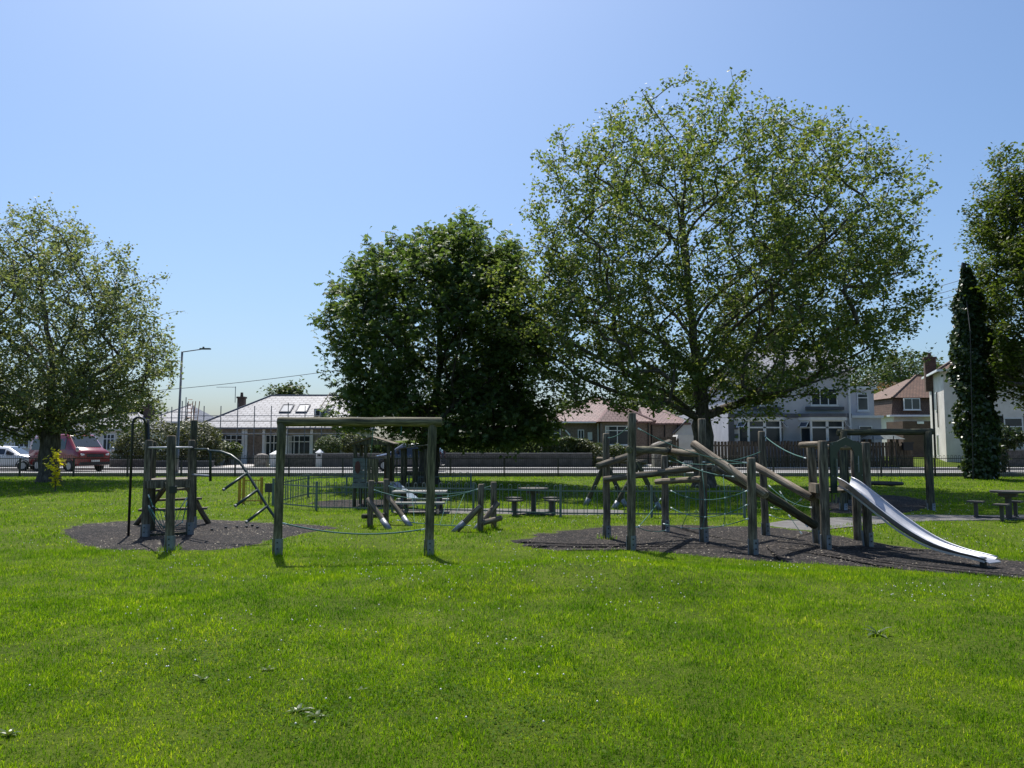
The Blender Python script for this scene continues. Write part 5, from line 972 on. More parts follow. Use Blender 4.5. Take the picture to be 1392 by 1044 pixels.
# fireman pole loop
fp = gp(174.5, 729); ft = at(181, 569, fp.y); fr_ = at(196, 567, fp.y); fq = Vector((P2.x - .06, P2.y, at(197, 648, P2.y).z)); ztop = ft.z + .02
mb = MB(); mb.tube([fp + Vector((0, 0, -.15)), fp + Vector((0.0, 0, ztop - .12)), Vector((fp.x + .02, fp.y, ztop - .04)), Vector((fp.x + .08, fp.y, ztop)), Vector((fr_.x - .06, fr_.y, ztop)), Vector((fr_.x, fr_.y, ztop - .04)), Vector((fr_.x + .01, fr_.y + .05, ztop - .12)), Vector((fr_.x, fr_.y + .2, fq.z + .3)), Vector((fr_.x, fr_.y + .24, fq.z))], .026, 10); mb.build('fireman_pole', 'black_metal', ct, smooth=True)
mb = MB(); mb.tube([Vector((fr_.x + .055, fr_.y + .06, ztop - .04)), Vector((fr_.x + .055, fr_.y + .24, fq.z - .05))], .026, 10); mb.build('pole_brace', 'black_metal', ct, smooth=True); mb = MB(); mb.tube([Vector((fr_.x, fr_.y + .24, fq.z + .05)), Vector((P2.x, P2.y, fq.z + .05))], .03, 8); mb.build('pole_bracket', 'black_metal', ct)
# curved arch with rungs to the right
ar = [(286, 613, 15.6), (300, 614, 15.5), (314, 619, 15.4), (326, 628, 15.3), (336, 643, 15.2), (350, 666, 15.0), (363, 688, 14.9), (374, 704, 14.8)]
pa = [at(*q) for q in ar]; ft2 = Vector((pa[-1].x + .14, pa[-1].y - .03, gzf(pa[-1].x + .14, pa[-1].y) - .1)); mb = MB(); mb.tube(pa + [pa[-1].lerp(ft2, .5) + Vector((.03, 0, 0)), ft2], .028, 10); arc = mb.build('rung_arch', 'green_metal', ct, smooth=True)
mb = MB(); up_ = at(286, 611, 15.6); mb.tube([Vector((P3.x, P3.y, up_.z)), up_ + Vector((-.05, 0, 0)), up_ + Vector((0, 0, -.06)), at(286, 654, 15.6)], .027, 10); mb.build('arch_handle', 'green_metal', ct, smooth=True)
mb = MB(); mb.tube([Vector((P3.x, P3.y, at(280, 647, 15.6).z)), at(286, 647, 15.6)], .025, 8); mb.build('arch_handle', 'galv', ct)
for (i, q) in ((4, (305, 665)), (5, (321, 687)), (6, (336, 709))):
    p0 = pa[i] + Vector((0, 0, 0)); p1 = at(q[0], q[1], p0.y - .45); mb = MB(); mb.tube([p0, p1], .027, 10); rg = mb.build('rung', 'green_metal', arc, smooth=True); mb = MB(); d = (p1 - p0).normalized(); mb.tube([p1, p1 + d * .03], .03, 10); mb.build('end_cap', 'galv', arc)
for i, q in enumerate(((288, 722), (307, 719), (322, 718), (335, 718), (343, 716), (350, 719))):       # stub bolts left standing in the surface
    p = gp(*q); mb = MB(); mb.tube([p, p + Vector((0, 0, .05))], .03, 6); mb.build('ground_stub', 'black_metal', ct)

# B. goal-like frame with a sagging rope
g0 = gp(480, 755); bf = thing('balance_rope_frame', 'tall goal shaped log frame with one green rope sagging between its posts', 'rope frame', (g0.x, g0.y, g0.z))
_, B1, TB1 = post(bf, (377, 754), (383, 574), .076, 'log_green', .27); _, B2, TB2 = post(bf, (583, 755), (588, 574), .076, 'log_green', .27)
z_ = at(480, 573, 13).z; logp(bf, Vector((at(374, 572, 13).x, B1.y, z_)), Vector((at(599, 574, 13).x, B2.y, z_ + .0)), .08, 'log_green', 'beam')
rope(bf, sag(at(384, 711, B1.y), at(578, 719, B2.y), .13, 14), .013)
for px, y1 in ((504, 640), (543, 612)): a = Vector((at(px, 580, 13).x, (B1.y + B2.y) / 2, z_ - .07)); rope(bf, [a, a + Vector((0, 0, -.12)), at(px, y1 - 20, a.y)], .007, 'hanging_rope', ends=False)

# C. rope bridge
g0 = gp(585, 718); rb_ = thing('rope_bridge', 'low rope bridge slung between two pairs of short braced posts', 'rope bridge', (g0.x, g0.y, g0.z))
_, c1, k1 = post(rb_, (503, 717), (505, 653), .07, 'log', 0); _, c2, k2 = post(rb_, (525, 711), (525, 651), .068, 'log', 0); _, c3, k3 = post(rb_, (653, 722), (654, 658), .068, 'log', 0); _, c4, k4 = post(rb_, (671, 718), (671, 655), .068, 'log', 0)
def strut(t, foot, head, Yh): f = gp(*foot); h = at(head[0], head[1], Yh); d = (h - f).normalized(); logp(t, f - d * .12, h, .062, 'log', 'strut'); mb = MB(); mb.tube([f - d * .05, f + d * .3], .068, 12); mb.build('steel_sleeve', 'galv', t, smooth=True)
strut(rb_, (529, 720), (500, 678), c1.y - .11); strut(rb_, (557, 715), (527, 675), c2.y - .1); strut(rb_, (618, 723), (654, 688), c3.y - .1); strut(rb_, (646, 721), (677, 683), c4.y - .05)
logp(rb_, at(493, 702, c1.y - .1), at(524, 700, c2.y - .1), .055, 'log_dark', 'cross_log'); logp(rb_, at(656, 711, c3.y - .12), at(681, 704, c4.y - .12), .06, 'log', 'cross_log')
rope(rb_, sag(at(506, 665, c1.y), at(652, 664, c3.y), .22), .011); rope(rb_, sag(at(526, 660, c2.y), at(670, 660, c4.y), .2), .011)
f1 = gp(540, 713) + Vector((0, 0, .1)); f2 = gp(640, 722) + Vector((0, 0, .12)); rope(rb_, sag(f1, f2, .04), .011)
for k, u in enumerate((.25, .42, .6, .78)):
    a = sag(at(506, 665, c1.y), at(652, 664, c3.y), .22, 20)[int(u * 20)]; c = sag(f1, f2, .04, 20)[int(u * 20)]; b = sag(at(526, 660, c2.y), at(670, 660, c4.y), .2, 20)[int(u * 20)]; rope(rb_, [a, c, b], .005, 'hanger', ends=False)

# D. log climbing trail with nets
g0 = gp(930, 740); cf = thing('log_climber', 'large log climbing frame with criss-cross balance beams and green rope nets', 'climber', (g0.x, g0.y, g0.z))
_, a_, ta_ = post(cf, (825, 732), (824, 589), .073); _, b_, tb_ = post(cf, (858, 748), (859, 561), .078); _, c_, tc_ = post(cf, (905, 723), (903, 619), .075); _, d_, td_ = post(cf, (957, 737), (954, 569), .078); _, e_, te_ = post(cf, (1024, 754), (1021, 622), .078); _, f_, tf_ = post(cf, (1041, 728), (1035, 586), .075)
logp(cf, at(812, 634, 15.1), at(911, 601, 16.3), .066, 'log', 'beam'); logp(cf, at(855, 611, 13.75), at(908, 613, 16.4), .07, 'log_green', 'beam'); logp(cf, at(905, 614, 16.45), at(962, 617, 14.85), .07, 'log', 'beam')
logp(cf, at(820, 652, 15.25), at(968, 634, 15.3), .062, 'log', 'beam'); logp(cf, at(892, 655, 16.5), at(954, 651, 14.9), .06, 'log_bare', 'beam')
logp(cf, at(942, 603, 14.45), at(1042, 674, 13.15), .078, 'log_bare', 'beam'); logp(cf, at(971, 637, 14.62), at(1034, 672, 15.7), .07, 'log', 'beam'); logp(cf, at(1022, 631, 15.6), at(1104, 677, 14.35), .075, 'log_bare', 'beam'); logp(cf, at(1036, 668, 13.5), at(1108, 714, 14.3), .08, 'log_dark', 'beam')  # last beam: shade of its underside put in with the dark log colour
R_ = lambda p, q, s=.06, r=.0075: rope(cf, sag(at(*p), at(*q), s), r)
R_((826, 595, a_.y), (853, 581, b_.y), .05); R_((867, 582, 13.7), (1015, 629, 13.1), .12); R_((906, 617, 16.4), (998, 648, 13.4), .1); R_((1038, 592, f_.y), (1096, 623, 14.5), .07, .012); R_((955, 628, 14.7), (1036, 613, f_.y), .08)
R_((865, 716, 13.6), (905, 721, 16.3), .05); R_((868, 716, 13.7), (898, 678, 15.6), .02); R_((910, 627, 16.4), (1015, 629, 13.1), .05)
rows = [((912, 667, 16.3), (1016, 667, 13.1), .17), ((912, 690, 16.3), (1016, 686, 13.1), .2), ((902, 712, 16.3), (1017, 705, 13.1), .13)]; L_ = []
for p, q, s in rows: L_.append(sag(at(*p), at(*q), s, 20)); rope(cf, L_[-1], .0075)
topl = sag(at(906, 617, 16.4), at(1015, 650, 13.2), .1, 20); jn = []
for i in (5, 10, 15):
    c = [topl[i]] + [l[i] for l in L_]; rope(cf, c, .0065, ends=False); jn += c
knots(cf, jn)
R_((1045, 660, 15.6), (1104, 690, 14.5), .1); R_((1048, 690, 15.6), (1090, 678, 14.6), .1); R_((1060, 668, 15.2), (1098, 716, 14.4), .03); R_((1046, 700, 15.7), (1100, 705, 14.4), .06); R_((1072, 700, 15.0), (1090, 726, 14.6), 0.0, .006)
# E. slide tower
g0 = gp(1140, 745); st = thing('slide_tower', 'wooden tower with dark green gabled panel and stainless steel slide', 'slide', (g0.x, g0.y, g0.z))
_, G1, H1 = post(st, (1123, 747), (1118, 599), .083); _, G2, H2 = post(st, (1112, 739), (1101, 603), .08); _, G3, H3 = post(st, (1180, 743), (1176, 601), .083); G4 = G2 + (G3 - G1); _, G4, H4 = post(st, G4, G4 + Vector((0, 0, 1.85)), .08, 'log', 0)
logp(st, at(1088, 605, G2.y - .1), at(1117, 604, G1.y + .12), .055, 'log_bare', 'top_rail'); logp(st, H2 + Vector((0, 0, -.05)), H4 + Vector((0, 0, -.03)), .05, 'log_bare', 'top_rail')
zdk = at(1150, 668, 14).z
for i in range(6):
    q = (i + .5) / 6; p0 = G1.lerp(G2, q); p1 = G3.lerp(G4, q); mb = MB(); mb.bar(Vector((p0.x, p0.y, zdk)), Vector((p1.x, p1.y, zdk)), .12, .045); mb.build('deck_board', 'plank', st)
for p, q in ((G1, G2), (G3, G4)): mb = MB(); mb.bar(Vector((p.x, p.y, zdk - .09)), Vector((q.x, q.y, zdk - .09)), .06, .13); mb.build('deck_beam', 'plank', st)
mb = MB(); q0 = at(1103, 662, G2.y - .1); q1 = at(1113, 664, G1.y + .05); mb.bar(q0, q1, .1, .16); mb.build('step_block', 'log_bare', st)
# green panel with doorway between G1 and G3 (stands just outside the posts' centre line)
pd = (G3 - G1); pd.z = 0; PL = pd.length; pd.normalize(); pn = Vector((pd.y, -pd.x, 0)); po = Vector((G1.x, G1.y, 0)) + pn * .02
def pp(u, z): return po + pd * (PL * u) + Vector((0, 0, z))
zt_, zg, zl = at(1130, 602, 13.8).z, at(1148, 594, 13.9).z, zdk - .02; zarch = at(1148, 607, 13.9).z; zside = at(1148, 616, 13.9).z
outl = [pp(.12, zl), pp(.26, zl), pp(.29, zside), pp(.37, zarch - .02), pp(.5, zarch + .02), pp(.63, zarch - .02), pp(.7, zside), pp(.7, zl + .1), pp(.89, zl + .1), pp(.89, zt_), pp(.7, zt_ + .03), pp(.5, zg), pp(.3, zt_ + .03), pp(.12, zt_)]
mb = MB()
for poly_ in ((0, 1, 2, 12, 13), (2, 3, 4, 11, 12), (4, 5, 6, 10, 11), (6, 7, 8, 9, 10)): mb.prism([outl[i] for i in poly_], pn * .02)
mb.build('green_panel', 'panel_green', st)
for u, z in ((.16, zt_ - .02), (.86, zt_ - .02), (.24, zside - .25), (.75, zside - .2), (.16, zl + .3), (.86, zl + .3)): mb = MB(); c = pp(u, z) + pn * .02; mb.tube([c, c + pn * .012], .012, 6); mb.build('bolt', 'galv', st)
mb = MB(); c = pp(.24, zside - .1) + pn * .045; mb.tube([c, c + Vector((0, 0, -.3))], .01, 6); mb.build('grab_handle', 'galv', st); mb = MB(); c = pp(.76, zside - .05) + pn * .045; mb.tube([c, c + Vector((0, 0, -.3))], .01, 6); mb.build('grab_handle', 'galv', st)
# slide chute: profile along its run, with raised sides
al = math.radians(60); dr = Vector((math.cos(al), -math.sin(al), 0)); sd = Vector((math.sin(al), math.cos(al), 0)); hw = .165; s0 = (G1 + G3) / 2 + pn * .03 - dr * .05; s0.z = 0; Rn = 2.4
def wallh(q): return .14 if q < 1.1 else max(.035, .14 - (q - 1.1) * .1)
near = [(1142, 651), (1158, 663), (1190, 689), (1215, 709), (1240, 726), (1265, 740), (1290, 749), (1320, 756.5), (1337, 761.5)]; prof = []; b0 = s0 - sd * (hw + .04)
for (px, py) in near:                                        # heights of the chute along its run, read off its near rim
    k_ = (px - 696.0) / F_PX * 1.0; rr_ = ray(px, py); k_ = rr_.x / rr_.y; q = (k_ * b0.y - b0.x) / (dr.x - k_ * dr.y); Yq = b0.y + dr.y * q; prof.append((q, at(px, py, Yq).z - wallh(q) + .02))
qs = np.linspace(0, prof[-1][0], 30); pq = np.array([a for a, b in prof]); pz = np.array([b for a, b in prof]); zz = np.interp(qs, pq, pz)
for _ in range(3): zz[1:-1] = (zz[:-2] + 2 * zz[1:-1] + zz[2:]) / 4
prof = [(float(a), float(b)) for a, b in zip(qs, zz)]; Rn = prof[-1][0]; zend = prof[-1][1]; print('slide', Rn, zz.round(2).tolist()); bed = MB(); wl = [MB(), MB()]; lip = [MB(), MB()]
ring = []
for q, z in prof:
    c = s0 + dr * q + Vector((0, 0, z)); ring.append(c)
n = len(ring); cs = []
for (q, z), c in zip(prof, ring):
    h = wallh(q); fl = .04 * h / .17; cs.append([c - sd * (hw + fl) + Vector((0, 0, h)), c - sd * (hw - .02) + Vector((0, 0, .02)), c - sd * (hw - .06), c + sd * (hw - .06), c + sd * (hw - .02) + Vector((0, 0, .02)), c + sd * (hw + fl) + Vector((0, 0, h))])
vs = [p for r in cs for p in r]; k = 6; fs = [(i * k + j, i * k + j + 1, (i + 1) * k + j + 1, (i + 1) * k + j) for i in range(n - 1) for j in range(k - 1)]
lowv = [p + Vector((0, 0, -.012)) for p in vs]; mb = MB(); mb.add(vs, fs); mb.add(lowv, [tuple(reversed(f)) for f in fs]); sl = mb.build('chute', 'steel', st, smooth=True)
for j in (0, 5): mb = MB(); mb.tube([r[j] for r in cs], .013, 8); mb.build('chute_rim', 'steel', sl, smooth=True)
for sgn in (-1, 1):                                          # dark side plates below the rims
    mb = MB(); A = [c + sd * sgn * (hw + .012) + Vector((0, 0, wallh(q) * .1)) for (q, z), c in zip(prof, ring)]; B = [c + sd * sgn * (hw + .012) + Vector((0, 0, -.03)) for c in ring]; mb.add(A + B, [(i, i + 1, n + i + 1, n + i) for i in range(n - 1)]); mb.build('side_plate', 'steel', sl)
mb = MB(); c = ring[-1]; mb.prism([c - sd * hw + Vector((0, 0, -.01)), c + sd * hw + Vector((0, 0, -.01)), c + sd * hw * .95 + dr * .06 + Vector((0, 0, -.035)), c - sd * hw * .95 + dr * .06 + Vector((0, 0, -.035))], (0, 0, .012)); mb.build('run_out_lip', 'steel', sl)
mb = MB(); c = s0 + dr * (Rn - .12); mb.box((c.x, c.y, zend - .1), (.07, .07, .26), -al); mb.box((c.x, c.y, gzf(c.x, c.y) + .01), (.28, .2, .03), -al); mb.build('slide_foot', 'black_metal', st)
mb = MB(); mb.tube([G3 + Vector((-.1, -.05, .0)), G3 + Vector((-.13, -.05, .3))], .02, 6); mb.build('bracket', 'galv', st)
for px in (1131, 1136): p = at(px, 672, 14.3); mb = MB(); mb.tube([p, p + Vector((0, 0, -.16))], .018, 6); mb.build('hanger_bolt', 'galv', st)

# F. swing frame, dark mossy logs, nest swing
g0 = gp(1205, 690); sf = thing('nest_swing', 'dark mossy log swing frame with round nest seat behind the slide tower', 'swing', (g0.x, g0.y, g0.z)); Ys = g0.y; zbm = at(1200, 588, Ys).z
L0 = at(1138, 590, Ys); L1 = at(1268, 588, Ys); logp(sf, Vector((L0.x, Ys, zbm)), Vector((L1.x, Ys, zbm + .03)), .095, 'log_dark', 'beam')
for bx_, s_ in ((1146, 1), (1261, 1)):
    x = at(bx_, 590, Ys).x; sv = Vector((.46, .89, 0)); A_ = Vector((x, Ys, 0)); q0 = A_ - sv * .75; q1 = A_ + sv * .95; post(sf, Vector((q0.x, q0.y, gzf(q0.x, q0.y))), Vector((x - .03, Ys - .1, zbm + .02)), .1, 'log_dark', .2, 'leg'); post(sf, Vector((q1.x, q1.y, gzf(q1.x, q1.y))), Vector((x + .03, Ys + .1, zbm + .02)), .1, 'log_dark', .2, 'leg')
sc_ = Vector((at(1203, 657, Ys).x, Ys, at(1203, 657, Ys).z)); mb = MB(); rr = .46; mb.tube([sc_ + Vector((math.cos(a) * rr, math.sin(a) * rr, 0)) for a in [k * 2 * math.pi / 24 for k in range(24)]], .045, 8, closed=True); se = mb.build('nest_seat', 'trim_black', sf, smooth=True)
mb = MB()
for k in range(-4, 5): w = math.sqrt(max(0, rr * rr - (k * .1) ** 2)); mb.tube([sc_ + Vector((k * .1, -w, -.01)), sc_ + Vector((k * .1, 0, -.06)), sc_ + Vector((k * .1, w, -.01))], .008, 4); mb.tube([sc_ + Vector((-w, k * .1, -.01)), sc_ + Vector((0, k * .1, -.06)), sc_ + Vector((w, k * .1, -.01))], .008, 4)
mb.build('seat_net', 'trim_black', se)
for sx in (-1, 1):
    for sy in (-1, 1): mb = MB(); mb.tube([sc_ + Vector((sx * .33, sy * .33, 0)), Vector((sc_.x + sx * .3, Ys, zbm - .09))], .008, 5); mb.build('chain', 'black_metal', sf)

# G. toddler swing of crossed logs behind the climbing frame
g0 = gp(846, 690); ts = thing('toddler_swing', 'pair of crossed log A-frames carrying a beam inside the green fence', 'swing', (g0.x, g0.y, g0.z))
fa, fb_, fc, fd = gp(796, 687), gp(851, 689), gp(834, 692), gp(897, 693); ap1 = at(823, 628, (fa.y + fb_.y) / 2); ap2 = at(868, 632, (fc.y + fd.y) / 2)
for f, a in ((fa, ap1), (fb_, ap1), (fc, ap2), (fd, ap2)):
    d = (a - f).normalized(); logp(ts, f - d * .1, a + d * .12, .07, 'log_dark', 'leg'); mb = MB(); mb.tube([f - d * .04, f + d * .25], .076, 10); mb.build('steel_sleeve', 'galv', ts, smooth=True)
logp(ts, ap1 + Vector((-.25, 0, .08)), ap2 + Vector((.25, 0, .08)), .075, 'log', 'beam')

# H. wooden playhouse and hut inside the toddler area
g0 = gp(508, 687); ph = thing('playhouse', 'small wooden tower playhouse with pitched roof and grey slatted panel', 'playhouse', (g0.x, g0.y, g0.z)); Yp = g0.y; wq = .5
zf = at(505, 655, Yp).z - g0.z; zw = at(505, 623, Yp).z - g0.z; zev = at(505, 604, Yp).z - g0.z; zrd = at(505, 596.5, Yp).z - g0.z
for x in (-.5, .5):
    for y in (-.45, .45): mb = MB(); mb.log((x, y, -.1), (x, y, zev + .03), .055, .055, 10); mb.build('post', 'log_dark', ph, smooth=True, local=True)
mb = MB(); mb.log((-.17, -.5, -.1), (-.17, -.5, zev + .03), .05, .05, 10); mb.build('post', 'log_dark', ph, smooth=True, local=True)
for i in range(6): mb = MB(); mb.span(-.53, .53, -.45 + i * .15, -.31 + i * .15, zf - .05, zf); mb.build('deck_board', 'plank', ph, local=True)
mb = MB(); mb.span(-.56, -.1, -.57, -.505, zf - .13, zf); mb.build('deck_beam', 'panel_grey', ph, local=True)
nb_ = 6
for i in range(nb_): z0 = zf + .02 + i * (zw - zf) / nb_; mb = MB(); mb.span(-.55, -.12, -.545, -.51, z0, z0 + (zw - zf) / nb_ - .012); mb.build('slat', 'panel_grey', ph, local=True)
for i in range(3): mb = MB(); mb.span(-.11 + i * .11, -.01 + i * .11, -.53, -.5, zf + .02, zw); mb.build('board', 'log_green', ph, local=True)
for y in (-.45, .45): mb = MB(); mb.span(-.5, .5, y - .03, y + .03, zw, zw + .06); mb.build('rail', 'plank', ph, local=True)
for i in range(6): mb = MB(); mb.span(-.5 + .0, -.46, -.42 + i * .15, -.29 + i * .15, zf, zw); mb.build('board', 'log_dark', ph, local=True)
for i in range(5): mb = MB(); mb.span(.22 + i * .055, .27 + i * .055, .47, .5, zf, zw); mb.build('board', 'log_dark', ph, local=True)
mb = MB(); mb.ball((-.4, -.552, (zf + zw) / 2 + .1), .12, 10, 6, (.7, .06, 1.6)); mb.build('painted_mark', 'red_mark', ph, local=True)
for s_ in (-1, 1):
    e0, r0 = Vector((s_ * .68, -.6, zev)), Vector((0, -.6, zrd + .04)); mb = MB()
    for i in range(4): a = e0.lerp(r0, i / 4); b = e0.lerp(r0, (i + 1) / 4 - .01); m2 = MB(); m2.prism([a, b, b + Vector((0, 0, .03)), a + Vector((0, 0, .03))], (0, 1.2, 0)); m2.build('roof_board', 'plank', ph, local=True)
mb = MB(); mb.prism([(-.6, -.57, zev - .01), (.6, -.57, zev - .01), (0, -.57, zrd)], (0, .03, 0)); mb.build('gable', 'log_dark', ph, local=True)
mb = MB(); q = [(.62, -.2, zf), (.75, -.35, zf - .1), (1.15, -.8, .3), (1.4, -1.05, .2)]; mb.tube(q, .03, 6); mb.build('slide_rail', 'galv', ph, local=True)
mb = MB(); mb.add([(.45, -.3, zf), (.75, -.1, zf), (1.12, -.85, .32), (1.38, -.65, .32), (1.28, -1.1, .22), (1.55, -.9, .22)], [(0, 1, 3, 2), (2, 3, 5, 4)]); mb.build('slide_bed', 'blue_plastic', ph, local=True)
g0 = gp(566, 676); hu = thing('play_hut', 'open timber hut with shallow slanted roof beside the playhouse', 'play hut', (g0.x, g0.y, g0.z)); Yh = g0.y; zt = at(566, 610, Yh).z - g0.z
for x in (-.45, -.05, .35):
    for y in (-.4, .4): mb = MB(); mb.log((x, y, -.1), (x, y, zt), .055, .055, 10); mb.build('post', 'log_dark', hu, smooth=True, local=True)
for i in range(6): mb = MB(); mb.bar((-.65, -.5 + i * .19, zt - .01), (.55, -.5 + i * .19, zt + .16), .18, .03); mb.build('roof_board', 'plank', hu, local=True)
for z in (.35, .75): mb = MB(); mb.span(-.45, .35, .37, .43, z, z + .12); mb.build('rail', 'log_dark', hu, local=True)
mb = MB(); mb.bar((-.45, -.44, .6), (-.9, -.5, .45), .05, .05); mb.build('handle', 'log', hu, local=True)
# long bench table
g0 = gp(571, 697); bt = thing('bench_table', 'long pale topped picnic table with attached benches behind the rope bridge', 'picnic table', (g0.x, g0.y, g0.z)); kk = g0.y / F_PX; zt = at(571, 667, g0.y).z - g0.z; zs = at(571, 680, g0.y).z - g0.z; hl = 36 * kk
for i in range(4): mb = MB(); mb.span(-hl, hl, -.33 + i * .17, -.18 + i * .17, zt - .05, zt); mb.build('table_board', 'seat_pale', bt, local=True)
for s_ in (-1, 1):
    for i in range(2): mb = MB(); y = s_ * (.62 + i * .14); mb.span(-hl, hl, y - .065, y + .065, zs - .05, zs); mb.build('bench_board', 'seat_pale', bt, local=True)
for x in (-hl * .62, hl * .72):
    for y in (-.3, .3): mb = MB(); mb.bar((x, y * .5, zt - .05), (x, y * 2.1, 0), .09, .1); mb.build('leg', 'table_dark', bt, local=True)
    mb = MB(); mb.span(x - .12, x - .05, -.75, .75, zs - .13, zs - .051); mb.build('cross_beam', 'table_dark', bt, local=True)
# picnic tables with pedestal stools
def stool_table(px, py, label, r=.42):
    g = gp(px, py); t = thing('picnic_table', label, 'picnic table', (g.x, g.y, g.z), .3); h = .66
    mb = MB(); mb.prism([(math.cos(a) * r, math.sin(a) * r, h) for a in [math.pi / 8 + k * math.pi / 4 for k in range(8)]], (0, 0, .045)); tp = mb.build('table_top', 'table_dark', t, local=True)
    mb = MB(); mb.prism([(math.cos(a) * r * .5, math.sin(a) * r * .5, h - .1) for a in [k * math.pi / 4 for k in range(8)]], (0, 0, .099)); mb.build('top_support', 'table_dark', t, local=True)
    mb = MB(); mb.box((0, 0, h / 2 - .08), (.1, .1, h + .02)); mb.build('pedestal', 'table_dark', t, local=True)
    for k in range(4):
        a = k * math.pi / 2 + .5; c = Vector((math.cos(a) * .72, math.sin(a) * .72, 0)); mb = MB(); mb.box(c + Vector((0, 0, .4)), (.36, .3, .04), a); mb.build('stool_seat', 'table_dark', t, local=True); mb = MB(); mb.box(c + Vector((0, 0, .16)), (.08, .08, .44), a); mb.build('stool_leg', 'table_dark', t, local=True)
    mb = MB(); mb.bar((-.7, -.35, .02), (.7, .35, .02), .06, .04); mb.bar((-.35, .7, .024), (.35, -.7, .024), .06, .04); mb.build('ground_frame', 'table_dark', t, local=True)
stool_table(725, 699, 'dark pedestal picnic table with four stools inside the green fence'); stool_table(1372, 706, 'dark pedestal picnic table with stools on the concrete path beyond the slide')

# ------------------------------------------------------------------ vehicles
def car(label, loc, rz, paint, st, wheels, wr, sidewin, W_, name='parked_car', cat='car', grille=True, roofbar=False):
    t = thing(name, label, cat, loc, rz); mb = MB(); k = 12; vs = []
    def sec(s):
        x, zb, zm, zt, wb, wm, wt = s; h = zt - zm; r_ = min(.1, h * .5 + .01)
        half = [(wb * .93, zb), (wb, zb + .12), (wm, (zb + zm) / 2 + .1), (wm * .985, zm), (wt + .03, zt - r_), (wt - .1, zt)]
        return [Vector((x, -y, z)) for y, z in half] + [Vector((x, y, z)) for y, z in reversed(half)]
    R = [sec(s) for s in st]
    for r_ in R: vs += r_
    n = len(R); fs = [(i * k + j, (i + 1) * k + j, (i + 1) * k + (j + 1) % k, i * k + (j + 1) % k) for i in range(n - 1) for j in range(k)]; fs += [tuple(range(k)), tuple(reversed(range((n - 1) * k, n * k)))]
    mb.add(vs, fs); body = mb.build('body', paint, t, local=True, smooth=True)
    def itp(x):
        for a, b in zip(st[:-1], st[1:]):
            if a[0] <= x <= b[0]: f = (x - a[0]) / (b[0] - a[0]); return [a[i] + (b[i] - a[i]) * f for i in range(7)]
        return st[-1]
    for sgn in (-1, 1):
        for (x0, x1, f0, f1) in sidewin:
            q = []
            for x, lo, hi in ((x0, f0, f1), (x1, f0, f1)):
                s = sec(itp(x)); A, B = s[3], s[4]; A = Vector((A.x, A.y * -sgn, A.z)) if sgn == 1 else A; B = Vector((B.x, B.y * -sgn, B.z)) if sgn == 1 else B; q.append((A.lerp(B, lo), A.lerp(B, hi)))
            m2 = MB(); o = Vector((0, sgn * .012, .004)); p = [q[0][0] + o, q[1][0] + o, q[1][1] + o, q[0][1] + o]; m2.prism(p, Vector((0, -sgn * .02, 0))); m2.build('side_window', 'glass', t, local=True)
    # windscreen and rear window between the stations where the roof falls
    def screen(i, j, f0, f1, nm):
        a, b = R[i], R[j]; m2 = MB(); q = [a[5].lerp(b[5], f0) , a[6].lerp(b[6], f0), a[6].lerp(b[6], f1), a[5].lerp(b[5], f1)]; nn = (q[1] - q[0]).cross(q[3] - q[0]).normalized()
        if nn.z < 0: nn = -nn
        m2.prism([p + nn * .012 for p in q], -nn * .02); m2.build(nm, 'glass', t, local=True)
    idx = [i for i in range(n - 1) if st[i][3] - st[i + 1][3] > .35]; 
    if idx: screen(idx[0], idx[0] + 1, .08, .95, 'windscreen')
    idx = [i for i in range(n - 1) if st[i + 1][3] - st[i][3] > .25 and st[i + 1][3] > 1.2]
    if idx: screen(idx[0], idx[0] + 1, .1, .9, 'rear_window')
    for x in wheels:
        for sgn in (-1, 1):
            m2 = MB(); m2.tube([(x, sgn * (W_ - .19), wr), (x, sgn * (W_ - .02), wr), (x, sgn * (W_ + .005), wr)], [wr, wr, wr * .94], 20); w = m2.build('wheel', 'tyre', t, local=True); m2 = MB(); m2.tube([(x, sgn * (W_ - .02), wr), (x, sgn * (W_ + .016), wr)], [wr * .66, wr * .6], 16); m2.build('rim', 'alloy', w, local=True)
            m2 = MB(); m2.tube([(x + math.cos(a) * (wr + .05), sgn * (W_ - .005), max(.16, wr + math.sin(a) * (wr + .05))) for a in [math.pi * q / 12 for q in range(13)]], .035, 5); m2.build('wheel_arch', 'trim_black', t, local=True)
    xf = st[-1][0]; zf_ = st[-1][3]; wf = st[-1][5]
    for sgn in (-1, 1):
        m2 = MB(); m2.ball((xf - .06, sgn * (wf - .18), zf_ - .1), .17, 10, 6, (.5, 1, .55)); m2.build('headlight', 'lamp_glass', t, local=True); xr = st[0][0]; m2 = MB(); m2.span(xr - .02, xr + .05, sgn * (st[0][5] - .12) - .05, sgn * (st[0][5] - .12) + .05, st[0][2] - .15, st[0][2] + .25); m2.build('tail_light', 'red_mark', t, local=True)
        xm = [s for s in st if s[3] > 1.2][-1][0]; zm_ = itp(xm)[2]; m2 = MB(); m2.ball((xm + .15, sgn * (W_ + .1), zm_ + .16), .14, 8, 6, (.6, .8, 1)); m2.build('mirror', 'trim_black' if paint != 'red_paint' else 'alloy', t, local=True)
    m2 = MB(); m2.span(xf - .03, xf + .025, -wf * .55, wf * .55, zf_ - .24, zf_ - .06); m2.build('grille', 'trim_black', t, local=True); m2 = MB(); m2.span(xf - .1, xf + .06, -wf * .97, wf * .97, st[-1][1], st[-1][1] + .16); m2.build('bumper', 'trim_black', t, local=True); m2 = MB(); m2.span(xf + .062, xf + .075, -.26, .26, st[-1][1] + .18, st[-1][1] + .29); m2.build('number_plate', 'plate', t, local=True)
